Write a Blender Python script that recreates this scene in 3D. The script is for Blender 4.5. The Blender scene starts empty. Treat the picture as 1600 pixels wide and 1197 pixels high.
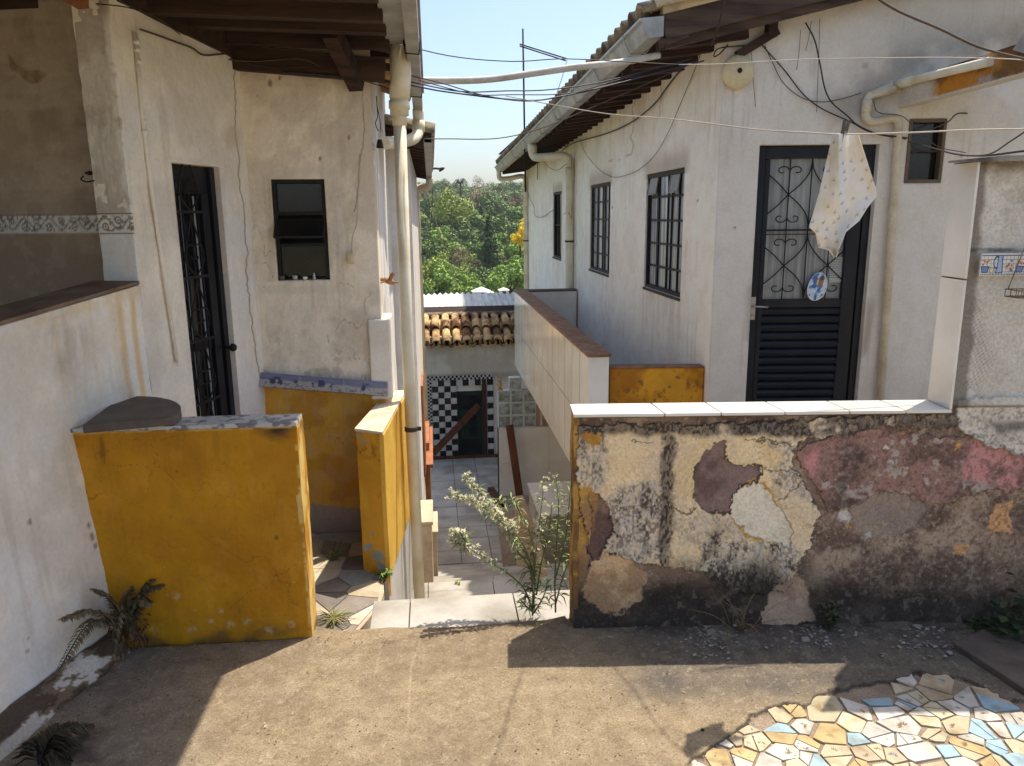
import bpy, bmesh, math, random
import numpy as np
from mathutils import Vector, Matrix
random.seed(7); RS = np.random.RandomState(11)
R = math.radians
S = bpy.context.scene
COL = S.collection

# ------------------------------------------------------------------ camera model
H = 1.6
CM = np.array(Matrix.Rotation(R(-5.8), 3, 'Z') @ Matrix.Rotation(R(90 - 12.3), 3, 'X') @ Matrix.Rotation(-.010, 3, 'Z'))
CP = np.array([0, 0, H])
def ray(px, py): return CM @ np.array([(px - 800) / 1200., -(py - 598.5) / 1200., -1.])
def hz(px, py, z): d = ray(px, py); return CP + d * ((z - H) / d[2])
def hp(px, py, A, B):
    d = ray(px, py); n = np.array([-(B[1] - A[1]), B[0] - A[0], 0])
    return CP + d * (n @ (np.array([A[0], A[1], 0]) - CP) / (n @ d))
def hx(px, py, x): d = ray(px, py); return CP + d * (x / d[0])
def hy(px, py, y): d = ray(px, py); return CP + d * (y / d[1])
def proj(P):
    q = (P - CP) @ CM
    return 800 + 1200 * q[:, 0] / -q[:, 2], 598.5 - 1200 * q[:, 1] / -q[:, 2]

cam = bpy.data.objects.new('camera', bpy.data.cameras.new('camera')); COL.objects.link(cam)
cam.data.lens = 27; cam.data.sensor_width = 36; cam.data.clip_start = .05; cam.data.clip_end = 3000
cam.matrix_world = Matrix.Translation((0, 0, H)) @ Matrix(CM.tolist()).to_4x4()
S.camera = cam

# ------------------------------------------------------------------ light
SUN = Vector((.314, .255, 1.)).normalized()
sl = bpy.data.lights.new('sun', 'SUN'); sl.energy = 3.15; sl.angle = R(.55); sl.color = (1, .93, .82)
so = bpy.data.objects.new('sun', sl); COL.objects.link(so); so.rotation_euler = SUN.to_track_quat('Z', 'Y').to_euler(); so.location = (4, 4, 20)
W = bpy.data.worlds.new("World"); S.world = W; W.use_nodes = True
nt = W.node_tree; sk = nt.nodes.new('ShaderNodeTexSky'); sk.sky_type = 'NISHITA'; sk.sun_disc = False
sk.sun_elevation = R(68); sk.sun_rotation = R(51); sk.air_density = 1.1; sk.dust_density = 4.2; sk.ozone_density = 2.3; sk.altitude = 700
bg = nt.nodes['Background']; bg.inputs[1].default_value = .114
nt.links.new(sk.outputs[0], bg.inputs[0])
S.view_settings.view_transform = 'Standard'; S.view_settings.look = 'None'; S.view_settings.exposure = 1.0; S.view_settings.gamma = 1
S.render.engine = 'CYCLES'
S.cycles.max_bounces = 10; S.cycles.diffuse_bounces = 7; S.cycles.use_denoising = True

# ------------------------------------------------------------------ noise
def _h(ix, iy, s):
    n = (ix * 374761393 + iy * 668265263 + s * 1442695041) & 0x7fffffff
    n = ((n ^ (n >> 13)) * 1274126177) & 0x7fffffff
    return ((n ^ (n >> 16)) & 0xffff) / 65535.
def vn(x, y, s=0):
    x = np.asarray(x, float); y = np.asarray(y, float)
    ix = np.floor(x).astype(np.int64); iy = np.floor(y).astype(np.int64); fx = x - ix; fy = y - iy
    fx = fx * fx * (3 - 2 * fx); fy = fy * fy * (3 - 2 * fy)
    a = _h(ix, iy, s); b = _h(ix + 1, iy, s); c = _h(ix, iy + 1, s); d = _h(ix + 1, iy + 1, s)
    return (a + (b - a) * fx) * (1 - fy) + (c + (d - c) * fx) * fy
def fbm(x, y, o=4, s=0):
    t = 0; a = .5; n = 0
    for i in range(o):
        t = t + a * vn(x * 2 ** i + i * 17.3, y * 2 ** i - i * 9.1, s + i); n += a; a *= .55
    return t / n
def ss(x, a, b):
    t = np.clip((x - a) / (b - a), 0, 1); return t * t * (3 - 2 * t)
def C(r, g, b):
    return np.array([((v / 255 + .055) / 1.055) ** 2.4 if v > 10 else v / 255 / 12.92 for v in (r, g, b)])
def mixc(col, c, m): return col * (1 - m[:, None]) + np.asarray(c)[None, :] * m[:, None]
def sdf(x, y, P):
    d = np.full(x.shape, 1e9); ins = np.zeros(x.shape, bool); n = len(P)
    for i in range(n):
        ax, ay = P[i]; bx, by = P[(i + 1) % n]; ex, ey = bx - ax, by - ay
        t = np.clip(((x - ax) * ex + (y - ay) * ey) / (ex * ex + ey * ey + 1e-9), 0, 1)
        d = np.minimum(d, np.hypot(x - ax - t * ex, y - ay - t * ey))
        c = ((ay > y) != (by > y)) & (x < (bx - ax) * (y - ay) / (by - ay + 1e-12) + ax); ins ^= c
    return np.where(ins, d, -d)
def seg(x, y, P):
    d = np.full(x.shape, 1e9)
    for i in range(len(P) - 1):
        ax, ay = P[i]; bx, by = P[i + 1]; ex, ey = bx - ax, by - ay
        t = np.clip(((x - ax) * ex + (y - ay) * ey) / (ex * ex + ey * ey + 1e-9), 0, 1)
        d = np.minimum(d, np.hypot(x - ax - t * ex, y - ay - t * ey))
    return d

# ------------------------------------------------------------------ materials
def M(name, c1, c2=None, rough=.85, scale=6, detail=6, bump=.15, bscale=45, spec=.25, metal=0, attr=False, contrast=(.35, .65), fine=.12, trans=0, stretch=None, bdist=.01):
    m = bpy.data.materials.new(name); m.use_nodes = True; t = m.node_tree; N = t.nodes; L = t.links
    b = N['Principled BSDF']; b.inputs['Roughness'].default_value = rough; b.inputs['Metallic'].default_value = metal
    b.inputs['Specular IOR Level'].default_value = spec
    tc = N.new('ShaderNodeTexCoord'); co = tc.outputs['Object']
    if stretch:
        mp = N.new('ShaderNodeMapping'); mp.inputs['Scale'].default_value = stretch; L.new(co, mp.inputs[0]); co = mp.outputs[0]
    n1 = N.new('ShaderNodeTexNoise'); n1.inputs['Scale'].default_value = scale; n1.inputs['Detail'].default_value = detail; L.new(co, n1.inputs['Vector'])
    n2 = N.new('ShaderNodeTexNoise'); n2.inputs['Scale'].default_value = bscale; n2.inputs['Detail'].default_value = 8; n2.inputs['Roughness'].default_value = .65; L.new(co, n2.inputs['Vector'])
    mr = N.new('ShaderNodeMapRange'); L.new(n1.outputs[0], mr.inputs[0]); mr.inputs[1].default_value = contrast[0]; mr.inputs[2].default_value = contrast[1]
    mx = N.new('ShaderNodeMix'); mx.data_type = 'RGBA'
    L.new(mr.outputs[0], mx.inputs[0])
    if attr:
        a = N.new('ShaderNodeAttribute'); a.attribute_name = 'Col'
        L.new(a.outputs['Color'], mx.inputs[6])
        sc = N.new('ShaderNodeMix'); sc.data_type = 'RGBA'; sc.blend_type = 'MULTIPLY'; sc.inputs[0].default_value = 1
        L.new(a.outputs['Color'], sc.inputs[6]); sc.inputs[7].default_value = (*c1, 1); L.new(sc.outputs[2], mx.inputs[7])
    else:
        mx.inputs[6].default_value = (*c1, 1); mx.inputs[7].default_value = (*(c1 * .8 if c2 is None else c2), 1)
    # fine speckle
    mf = N.new('ShaderNodeMapRange'); L.new(n2.outputs[0], mf.inputs[0]); mf.inputs[1].default_value = .3; mf.inputs[2].default_value = .7; mf.inputs[3].default_value = 1 - fine; mf.inputs[4].default_value = 1 + fine
    mm = N.new('ShaderNodeMix'); mm.data_type = 'RGBA'; mm.blend_type = 'MULTIPLY'; mm.inputs[0].default_value = 1
    L.new(mx.outputs[2], mm.inputs[6]); L.new(mf.outputs[0], mm.inputs[7])
    L.new(mm.outputs[2], b.inputs['Base Color'])
    if bump:
        bp = N.new('ShaderNodeBump'); bp.inputs['Strength'].default_value = bump; bp.inputs['Distance'].default_value = bdist
        ad = N.new('ShaderNodeMath'); ad.operation = 'ADD'; L.new(n1.outputs[0], ad.inputs[0]); L.new(n2.outputs[0], ad.inputs[1])
        L.new(ad.outputs[0], bp.inputs['Height']); L.new(bp.outputs[0], b.inputs['Normal'])
    if trans: b.inputs['Transmission Weight'].default_value = trans
    return m
WHT = C(240, 233, 222)
m_paint = M('painted_plaster', np.array([.96, .95, .94]), attr=True, rough=.9, scale=5, bump=.5, bscale=60, fine=.07, bdist=.006)
m_erode = M('eroded_plaster', np.array([.97, .95, .92]), attr=True, rough=.95, scale=14, bump=.9, bscale=90, fine=.22, bdist=.008)
m_white = M('white_limewash', WHT, C(222, 212, 196), scale=2.5, bump=.4, bscale=50, fine=.06)
m_tile = M('glazed_white_tile', C(232, 228, 218), C(218, 210, 196), rough=.16, spec=.5, bump=.03, scale=3, bscale=20, fine=.03)
m_tilem = M('matte_floor_tile', C(180, 174, 163), C(146, 138, 125), rough=.5, scale=4, bump=.1, fine=.06)
m_joint = M('dark_tile_joint', C(110, 98, 84), fine=.2)
m_terra = M('brown_coping_tile', C(150, 112, 84), C(112, 82, 62), scale=12, rough=.7)
m_yel = M('yellow_paint', np.array([.84, .82, .78]), attr=True, rough=.6, scale=7, bump=.25, bscale=50, fine=.06)
m_conc = M('concrete', np.array([.80, .78, .75]), attr=True, rough=.95, scale=16, bump=.65, bscale=150, fine=.36, bdist=.007)
m_pvc = M('pvc_pipe', C(226, 216, 190), C(196, 178, 142), scale=5, rough=.4, bump=.05, fine=.04, contrast=(.45, .75))
m_gut = M('galvanised_gutter', C(178, 176, 170), C(150, 146, 138), scale=8, rough=.45, metal=.35, bump=.08, fine=.06)
m_wood = M('dark_eave_wood', C(72, 52, 40), C(42, 31, 25), scale=5, stretch=(.3, 4, 4), rough=.8, fine=.2)
m_woodl = M('weathered_plank', C(112, 70, 46), C(84, 50, 34), scale=4, stretch=(4, 4, .6), rough=.75, fine=.2)
m_red = M('reddish_beam_wood', C(150, 96, 62), C(120, 76, 50), scale=5, rough=.7)
m_rtile = M('weathered_roof_tile', C(196, 158, 106), C(92, 72, 54), scale=7, rough=.9, bump=.5, fine=.2, contrast=(.38, .62))
m_rtile2 = M('mossy_roof_tile', C(170, 152, 124), C(98, 88, 74), scale=6, rough=.9, bump=.5, fine=.2)
m_black = M('black_door_paint', C(34, 34, 38), C(26, 26, 30), rough=.4, bump=.05, fine=.05)
m_iron = M('dark_iron', C(40, 36, 34), C(30, 28, 27), rough=.6, bump=.1)
m_frame = M('weathered_window_frame', C(82, 70, 60), C(56, 48, 42), rough=.7, scale=20, fine=.2)
m_dkglass = M('dark_glass', C(28, 27, 26), C(36, 34, 32), rough=.12, spec=.5, bump=.02, fine=.03)
m_curt = M('curtained_glass', C(206, 208, 206), C(128, 134, 140), scale=3.2, stretch=(1, 6, .3), rough=.25, spec=.5, bump=.02, fine=.04, contrast=(.35, .6))
m_ribglass = M('ribbed_glass', C(168, 166, 158), C(126, 124, 118), scale=10, stretch=(5, 5, .15), rough=.3, spec=.5, bump=.2, bscale=30, fine=.05)
m_silver = M('brushed_metal', C(190, 186, 176), rough=.35, metal=.8, bump=.05)
m_stone = M('dark_slate', C(104, 92, 82), C(84, 74, 66), rough=.6, scale=9, bump=.15, fine=.12)
m_cable = M('black_cable', C(66, 56, 50), rough=.6, bump=0)
m_cableb = M('blue_black_cable', C(46, 52, 70), rough=.5, bump=0)
m_cablew = M('pale_cable', C(196, 184, 166), rough=.6, bump=0)
m_cableg = M('brown_cable', C(92, 78, 66), rough=.7, bump=0)
m_cream = M('cream_enamel', C(214, 198, 158), C(196, 178, 140), rough=.45, bump=.04)
m_orange = M('terracotta_paint', C(166, 112, 78), C(148, 96, 66), rough=.7, scale=9)
m_attr = M('painted_pattern', np.array([.92, .92, .92]), attr=True, rough=.3, spec=.4, bump=.03, fine=.04)
m_leafc = M('leaf', np.array([.8, .82, .72]), attr=True, rough=.6, bump=0, fine=.05, spec=.3)
m_cloth = M('cotton_cloth', np.array([.93, .9, .84]), attr=True, rough=.95, bump=.1, scale=20, fine=.04)
m_bark = M('bark', C(96, 78, 62), C(70, 58, 48), scale=10)
m_dark = M('opening_shade', C(60, 50, 42), fine=.3)
m_cardb = M('tan_board', C(176, 146, 112), C(150, 122, 94), scale=5, rough=.9)
m_corr = M('white_corrugated_sheet', C(226, 222, 212), C(190, 184, 172), scale=3, rough=.6, fine=.05, stretch=(6, .6, 1))
m_glassb = M('glass_block', C(206, 214, 210), C(116, 120, 112), rough=.08, spec=.6, scale=16, bump=.8, bscale=22, trans=.35)
m_edge = M('glass_block_mortar', C(204, 212, 208), rough=.4)

# ------------------------------------------------------------------ objects
def tag(o, label, cat, group=None, kind=None):
    if label: o['label'] = label
    if cat: o['category'] = cat
    if group: o['group'] = group
    if kind: o['kind'] = kind
    return o
def thing(name, label, cat, loc=(0, 0, 0), group=None):
    o = bpy.data.objects.new(name, None); COL.objects.link(o); o.location = loc; o.empty_display_size = .1
    return tag(o, label, cat, group)
def root_loc(o):
    v = np.zeros(3)
    while o is not None: v = v + np.array(o.location); o = o.parent
    return v
def mesh(name, V, Fc, mats, parent=None, mi=None, smooth=False, col=None):
    V = np.asarray(V, float).reshape(-1, 3)
    if parent is not None: V = V - root_loc(parent)[None, :]
    me = bpy.data.meshes.new(name); me.from_pydata(V.tolist(), [], Fc if isinstance(Fc, list) else Fc.tolist())
    for m in (mats if isinstance(mats, (list, tuple)) else [mats]): me.materials.append(m)
    if mi is not None: me.polygons.foreach_set('material_index', mi)
    if smooth is True: me.polygons.foreach_set('use_smooth', [True] * len(me.polygons))
    elif isinstance(smooth, list): me.polygons.foreach_set('use_smooth', smooth)
    if col is not None:
        a = me.color_attributes.new('Col', 'FLOAT_COLOR', 'POINT'); c4 = np.ones((len(V), 4)); c4[:, :3] = col
        a.data.foreach_set('color', c4.ravel())
    me.update()
    o = bpy.data.objects.new(name, me); COL.objects.link(o)
    if parent is not None: o.parent = parent
    return o
def frame_of(d):
    d = np.asarray(d, float); d = d / (np.linalg.norm(d) + 1e-12)
    u = np.cross(d, [0, 0, 1.]); 
    if np.linalg.norm(u) < 1e-3: u = np.array([1., 0, 0])
    u /= np.linalg.norm(u); return u, np.cross(u, d), d
class MB:
    def __init__(s): s.V = []; s.F = []; s.mi = []; s.sm = []; s.c = []
    def add(s, V, F, mi=0, sm=False, c=(1, 1, 1)):
        b = len(s.V); s.V += [tuple(map(float, v)) for v in V]; s.F += [tuple(i + b for i in f) for f in F]
        s.mi += [mi] * len(F); s.sm += [sm] * len(F); s.c += [tuple(c)] * len(V)
    def box(s, x0, x1, y0, y1, z0, z1, mi=0, c=(1, 1, 1)):
        V = [(x, y, z) for z in (z0, z1) for x, y in ((x0, y0), (x1, y0), (x1, y1), (x0, y1))]
        s.add(V, [(3, 2, 1, 0), (4, 5, 6, 7), (0, 1, 5, 4), (1, 2, 6, 5), (2, 3, 7, 6), (3, 0, 4, 7)], mi, c=c)
    def prism(s, P, e, mi=0, c=(1, 1, 1)):   # polygon P of 3D points extruded by vector e
        P = [np.asarray(p, float) for p in P]; n = len(P); e = np.asarray(e, float)
        V = P + [p + e for p in P]
        s.add(V, [tuple(range(n))[::-1], tuple(range(n, 2 * n))] + [(i, (i + 1) % n, n + (i + 1) % n, n + i) for i in range(n)], mi, c=c)
    def bar(s, a, b, w, h, mi=0, up=None, c=(1, 1, 1)):    # rectangular bar from a to b
        a = np.asarray(a, float); b = np.asarray(b, float); d = b - a
        u, v, _ = frame_of(d)
        if up is not None:
            v = np.asarray(up, float); d1 = d / np.linalg.norm(d); v = v - d1 * (v @ d1); v /= np.linalg.norm(v); u = np.cross(d1, v)
        V = [p + u * i * w / 2 + v * j * h / 2 for p in (a, b) for i, j in ((-1, -1), (1, -1), (1, 1), (-1, 1))]
        s.add(V, [(3, 2, 1, 0), (4, 5, 6, 7), (0, 1, 5, 4), (1, 2, 6, 5), (2, 3, 7, 6), (3, 0, 4, 7)], mi, c=c)
    def tube(s, P, r, n=8, mi=0, cap=True, c=(1, 1, 1)):
        P = [np.asarray(p, float) for p in P]; k = len(P); rr = r if isinstance(r, (list, tuple)) else [r] * k
        V = []; u = None
        for i in range(k):
            d = P[min(i + 1, k - 1)] - P[max(i - 1, 0)]
            if u is None: u, v, d = frame_of(d)
            else:
                d = d / (np.linalg.norm(d) + 1e-12); u = u - d * (u @ d); u /= np.linalg.norm(u) + 1e-12; v = np.cross(u, d)
            for j in range(n):
                a = 2 * math.pi * j / n; V.append(P[i] + rr[i] * (u * math.cos(a) + v * math.sin(a)))
        F = [(i * n + j, i * n + (j + 1) % n, (i + 1) * n + (j + 1) % n, (i + 1) * n + j) for i in range(k - 1) for j in range(n)]
        s.add(V, F, mi, True, c)
        if cap: 
            b = len(s.V) - len(V); s.F += [tuple(b + j for j in range(n))[::-1], tuple(b + (k - 1) * n + j for j in range(n))]; s.mi += [mi] * 2; s.sm += [False] * 2
    def lathe(s, o, prof, n=16, mi=0, axis=(0, 0, 1), c=(1, 1, 1)):
        u, v, d = frame_of(axis); o = np.asarray(o, float); V = []
        for r, h in prof:
            for j in range(n):
                a = 2 * math.pi * j / n; V.append(o + d * h + r * (u * math.cos(a) + v * math.sin(a)))
        k = len(prof)
        F = [(i * n + j, i * n + (j + 1) % n, (i + 1) * n + (j + 1) % n, (i + 1) * n + j) for i in range(k - 1) for j in range(n)]
        s.add(V, F, mi, True, c)
    def half(s, a, b, r0, r1, n=7, mi=0, up=(0, 0, 1), th=.012, flip=False, c=(1, 1, 1)):   # half-round clay tile from a to b
        a = np.asarray(a, float); b = np.asarray(b, float); d = (b - a) / np.linalg.norm(b - a)
        v = np.asarray(up, float); v = v - d * (v @ d); v /= np.linalg.norm(v); u = np.cross(d, v)
        if flip: v = -v
        V = []
        for p, r in ((a, r0), (b, r1)):
            for q in (r, r - th):
                for j in range(n + 1):
                    t = math.pi * j / n; V.append(p + q * (u * math.cos(t) + v * math.sin(t) * .9))
        m = n + 1; F = []
        for j in range(n):
            F += [(j, j + 1, 2 * m + j + 1, 2 * m + j), (m + j + 1, m + j, 3 * m + j, 3 * m + j + 1), (j + 1, j, m + j, m + j + 1), (2 * m + j, 2 * m + j + 1, 3 * m + j + 1, 3 * m + j)]
        F += [(0, 2 * m, 3 * m, m), (n, m + n, 3 * m + n, 2 * m + n)]
        s.add(V, F, mi, True, c)
    def leaf(s, p, d, L, w, up=(0, 0, 1), c=(1, 1, 1), bend=.2):
        p = np.asarray(p, float); d = np.asarray(d, float); d = d / np.linalg.norm(d)
        u = np.cross(d, up); u = u / (np.linalg.norm(u) + 1e-9); nn = np.cross(u, d)
        V = [p, p + d * L * .45 + u * w / 2 + nn * L * bend * .3, p + d * L - nn * L * bend * .4, p + d * L * .45 - u * w / 2 + nn * L * bend * .3, p + d * L * .45 + nn * L * bend * .15]
        s.add(V, [(0, 1, 4), (1, 2, 4), (2, 3, 4), (3, 0, 4)], 0, True, c)
    def build(s, name, mats, parent=None, col=False, bevel=0):
        o = mesh(name, s.V, s.F, mats, parent, s.mi, s.sm, np.array(s.c) if col else None)
        if bevel:
            b = o.modifiers.new('bevel', 'BEVEL'); b.width = bevel; b.segments = 2; b.limit_method = 'ANGLE'; b.angle_limit = R(40)
        return o
def spline(P, n=6):
    P = [np.asarray(p, float) for p in P]; Q = [2 * P[0] - P[1]] + P + [2 * P[-1] - P[-2]]; out = []
    for i in range(1, len(Q) - 2):
        for k in range(n):
            t = k / n; a, b, c, d = Q[i - 1:i + 3]
            out.append(.5 * (2 * b + (c - a) * t + (2 * a - 5 * b + 4 * c - d) * t * t + (3 * b - a - 3 * c + d) * t ** 3))
    return out + [P[-1]]

# painted wall: a fine grid over a vertical plane A->B, colours and relief from functions of place
def wallgrid(name, A, B, z0, z1, nu, nv, mat, parent=None, colf=None, dispf=None, holes=(), depth=.15, top=None):
    A = np.array(A, float); B = np.array(B, float); L = np.linalg.norm(B - A); d = (B - A) / L; n = np.array([d[1], -d[0]])
    s = np.linspace(0, L, nu); f0 = z0 if callable(z0) else (lambda q: q * 0 + z0); f1 = z1 if callable(z1) else (lambda q: q * 0 + z1)
    t = np.linspace(0, 1, nv)
    for a, b, c, e in holes:
        s = np.concatenate([s[(np.abs(s - a) > .004) & (np.abs(s - b) > .004)], [a, b]])
        q = [(c - z0) / (z1 - z0), (e - z0) / (z1 - z0)]
        t = np.concatenate([t[(np.abs(t - q[0]) > .003) & (np.abs(t - q[1]) > .003)], [v for v in q if 0 <= v <= 1]])
    s = np.unique(s); t = np.unique(t); SS, TT = np.meshgrid(s, t); zz = f0(SS) + (f1(SS) - f0(SS)) * TT
    sf, zf = SS.ravel(), zz.ravel()
    if top: zf = np.minimum(zf, top(sf))
    V = np.stack([A[0] + d[0] * sf, A[1] + d[1] * sf, zf], 1)
    px, py = proj(V); ncol = len(s); I = np.arange(len(V)).reshape(len(t), ncol)
    F = np.stack([I[:-1, :-1], I[:-1, 1:], I[1:, 1:], I[1:, :-1]], -1).reshape(-1, 4)
    cs = sf[F].mean(1); cz = zf[F].mean(1); keep = np.ones(len(F), bool)
    for a, b, c, e in holes: keep &= ~((cs > a) & (cs < b) & (cz > c) & (cz < e))
    F = F[keep]
    col = colf(px, py, sf, zf) if colf else np.ones((len(V), 3)) * .8
    if mat is m_paint:
        col = np.clip(col, 0, 1) ** .62      # limewash: bright base, soft stains
        wv = (A[0] + d[0] * sf) * 1.3 + (A[1] + d[1] * sf) * .9
        col = mixc(col, C(170, 150, 124), ss(fbm(wv * 34, zf * 1.6, 4, 92), .55, .7) * ss(fbm(wv * 3, zf * 3, 3, 93), .45, .65) * .25)
        col = mixc(col, C(206, 190, 164), ss(fbm(wv * 14, zf * 14, 5, 94), .5, .6) * .16)
        rg = np.abs(fbm(wv * 3.1, zf * 3.1, 4, 95) - .5)
        if L / nu < .005: col = mixc(col, C(120, 100, 80), (1 - ss(rg, .0015, .004)) * ss(fbm(wv * 2, zf * 2, 2, 96), .5, .6) * .55)
    if mat is m_erode: col = np.clip(col, 0, 1) ** .80
    if dispf is not None:
        dd = dispf(px, py, sf, zf)
        for a, b, c, e in holes:   # stay flat on the rims of openings
            m = np.minimum(np.maximum(np.maximum(a - sf, sf - b), np.maximum(c - zf, zf - e)) / .02, 1); dd = dd * np.clip(m, 0, 1)
        V[:, :2] += n[None, :] * dd[:, None]
    E = np.concatenate([F[:, [0, 1]], F[:, [1, 2]], F[:, [2, 3]], F[:, [3, 0]]])
    key = np.sort(E, 1); _, inv, cnt = np.unique(key[:, 0] * len(V) + key[:, 1], return_inverse=True, return_counts=True)
    Bd = E[cnt[inv] == 1]; uv = np.unique(Bd); mp = np.full(len(V), -1); mp[uv] = np.arange(len(uv)) + len(V)
    V2 = V[uv].copy(); V2[:, :2] -= n[None, :] * depth
    F2 = np.stack([Bd[:, 1], Bd[:, 0], mp[Bd[:, 0]], mp[Bd[:, 1]]], 1)
    VV = np.concatenate([V, V2]); FF = np.concatenate([F, F2]); cc = np.concatenate([np.clip(col, .004, .95), np.clip(col[uv] * 1., .004, .95)])
    used = np.unique(FF); mp2 = np.full(len(VV), -1); mp2[used] = np.arange(len(used))
    sm = [True] * len(F) + [False] * len(F2)
    return mesh(name, VV[used], mp2[FF], mat, parent, None, sm, cc[used])

def wire(name, P, r, mat, label, sm=5, n=5, cat='cable', group=None):
    if cat == 'cable': r = r * .75
    b = MB(); b.tube(spline(P, sm), r, n); return tag(b.build(name, mat), label, cat, group)

# ================================================================== THE SETTING
# ---- concrete yard (fine sheet where the photo looks at it)
def concrete():
    nx, ny = 760, 270
    xs = np.linspace(-2.2, 3.2, nx); tv = np.linspace(0, 1, ny)
    edge = np.where((xs > -.53) & (xs < .5), 2.885 - .05 * (xs + .5) + .05 * (fbm(xs * 4, xs * 0, 3, 5) - .5), 2.78)
    XX = np.repeat(xs[None], ny, 0); YY = 1.2 + (edge[None] - 1.2) * tv[:, None]
    x, y = XX.ravel(), YY.ravel(); z = (fbm(x * 2.2, y * 2.2, 4, 3) - .5) * .016 + (fbm(x * 14, y * 14, 3, 8) - .5) * .004
    z -= ss(y, 2.72, 2.9) * ss(x, -.55, -.4) * (1 - ss(x, .4, .52)) * .03
    V = np.stack([x, y, z], 1); px, py = proj(V)
    col = np.repeat(C(146, 129, 103)[None], len(x), 0)
    col = mixc(col, C(124, 108, 88), ss(fbm(x * 3, y * 3, 5, 1), .45, .7) * .6)
    col = mixc(col, C(156, 140, 114), ss(fbm(x * 7, y * 7, 5, 21), .55, .75) * .5)
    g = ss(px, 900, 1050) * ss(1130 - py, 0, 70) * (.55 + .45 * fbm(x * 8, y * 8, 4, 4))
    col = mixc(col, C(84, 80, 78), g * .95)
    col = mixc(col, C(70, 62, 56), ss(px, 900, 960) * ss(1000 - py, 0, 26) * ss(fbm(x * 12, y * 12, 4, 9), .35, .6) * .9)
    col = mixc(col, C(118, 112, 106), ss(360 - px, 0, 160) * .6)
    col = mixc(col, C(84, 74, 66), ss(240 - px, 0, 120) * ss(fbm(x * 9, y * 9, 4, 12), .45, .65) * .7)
    col = mixc(col, C(186, 170, 142), ss(fbm(x * 75, y * 75, 2, 41), .68, .76) * .25); col = mixc(col, C(92, 78, 62), ss(fbm(x * 80, y * 80, 2, 42), .68, .76) * .35); col = mixc(col, C(168, 152, 124), ss(fbm(x * 26, y * 26, 4, 43), .5, .66) * .14)
    sc = np.minimum(seg(px + 6 * (fbm(x * 9, y * 9, 3, 2) - .5), py, [(655, 1000), (640, 1060), (636, 1160)]), seg(px, py, [(598, 985), (590, 1050)]))
    col = mixc(col, C(176, 160, 134), (1 - ss(sc, .5, 2.0)) * .45)
    ck = np.minimum(seg(px + 14 * (fbm(x * 9, y * 9, 3, 2) - .5), py, [(820, 1040), (795, 1110), (760, 1230)]), seg(px, py + 8 * (fbm(x * 15, y * 9, 3, 6) - .5), [(700, 990), (560, 1010), (430, 1110)]) + 2)  # first line paints in a cable's soft cast shadow, second a crack
    col = mixc(col, C(96, 82, 66), (1 - ss(ck, 1, 5)) * .45)
    # brown grout below the broken tiles
    sd = sdf(px + 30 * (fbm(x * 14, y * 14, 4, 14) - .5), py + 26 * (fbm(x * 14, y * 14, 4, 15) - .5), MOS)
    col = mixc(col, C(150, 132, 112), ss(sd, -2, 3)); col = mixc(col, C(52, 42, 34), (1 - ss(np.abs(sd), .6, 3)) * .85)
    z = z * (1 - ss(sd, -4, 20)) - ss(sd, -3, 3) * .012; V[:, 2] = z
    I = np.arange(len(V)).reshape(ny, nx); F = np.stack([I[:-1, :-1], I[:-1, 1:], I[1:, 1:], I[1:, :-1]], -1).reshape(-1, 4)
    lo = V[I[-1]].copy(); lo[:, 2] -= .16; k = len(V); V = np.concatenate([V, lo]); J = np.arange(k, k + nx)
    F = np.concatenate([F, np.stack([I[-1, :-1], I[-1, 1:], J[1:], J[:-1]], 1)]); col = np.concatenate([col, col[I[-1]] * .7])
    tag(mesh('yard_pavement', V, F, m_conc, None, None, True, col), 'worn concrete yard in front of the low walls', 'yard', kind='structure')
MOS = [(1040, 1240), (1085, 1185), (1135, 1150), (1180, 1118), (1225, 1100), (1262, 1098), (1268, 1084), (1300, 1074), (1335, 1072), (1400, 1056), (1425, 1050), (1500, 1060), (1560, 1085), (1640, 1108), (1800, 1140), (1800, 1500), (1000, 1500)]
concrete()
b = MB(); b.box(-7, 7, -7, 1.2, -.3, -.004); b.box(-7, -2.2, 1.2, 2.7, -.3, -.004); b.box(3.2, 7, 1.2, 2.5, -.3, -.004)
tag(b.build('ground', M('yard_ground', C(176, 158, 130), scale=4)), 'bare ground of the yard around the houses', 'ground', kind='structure')

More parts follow.
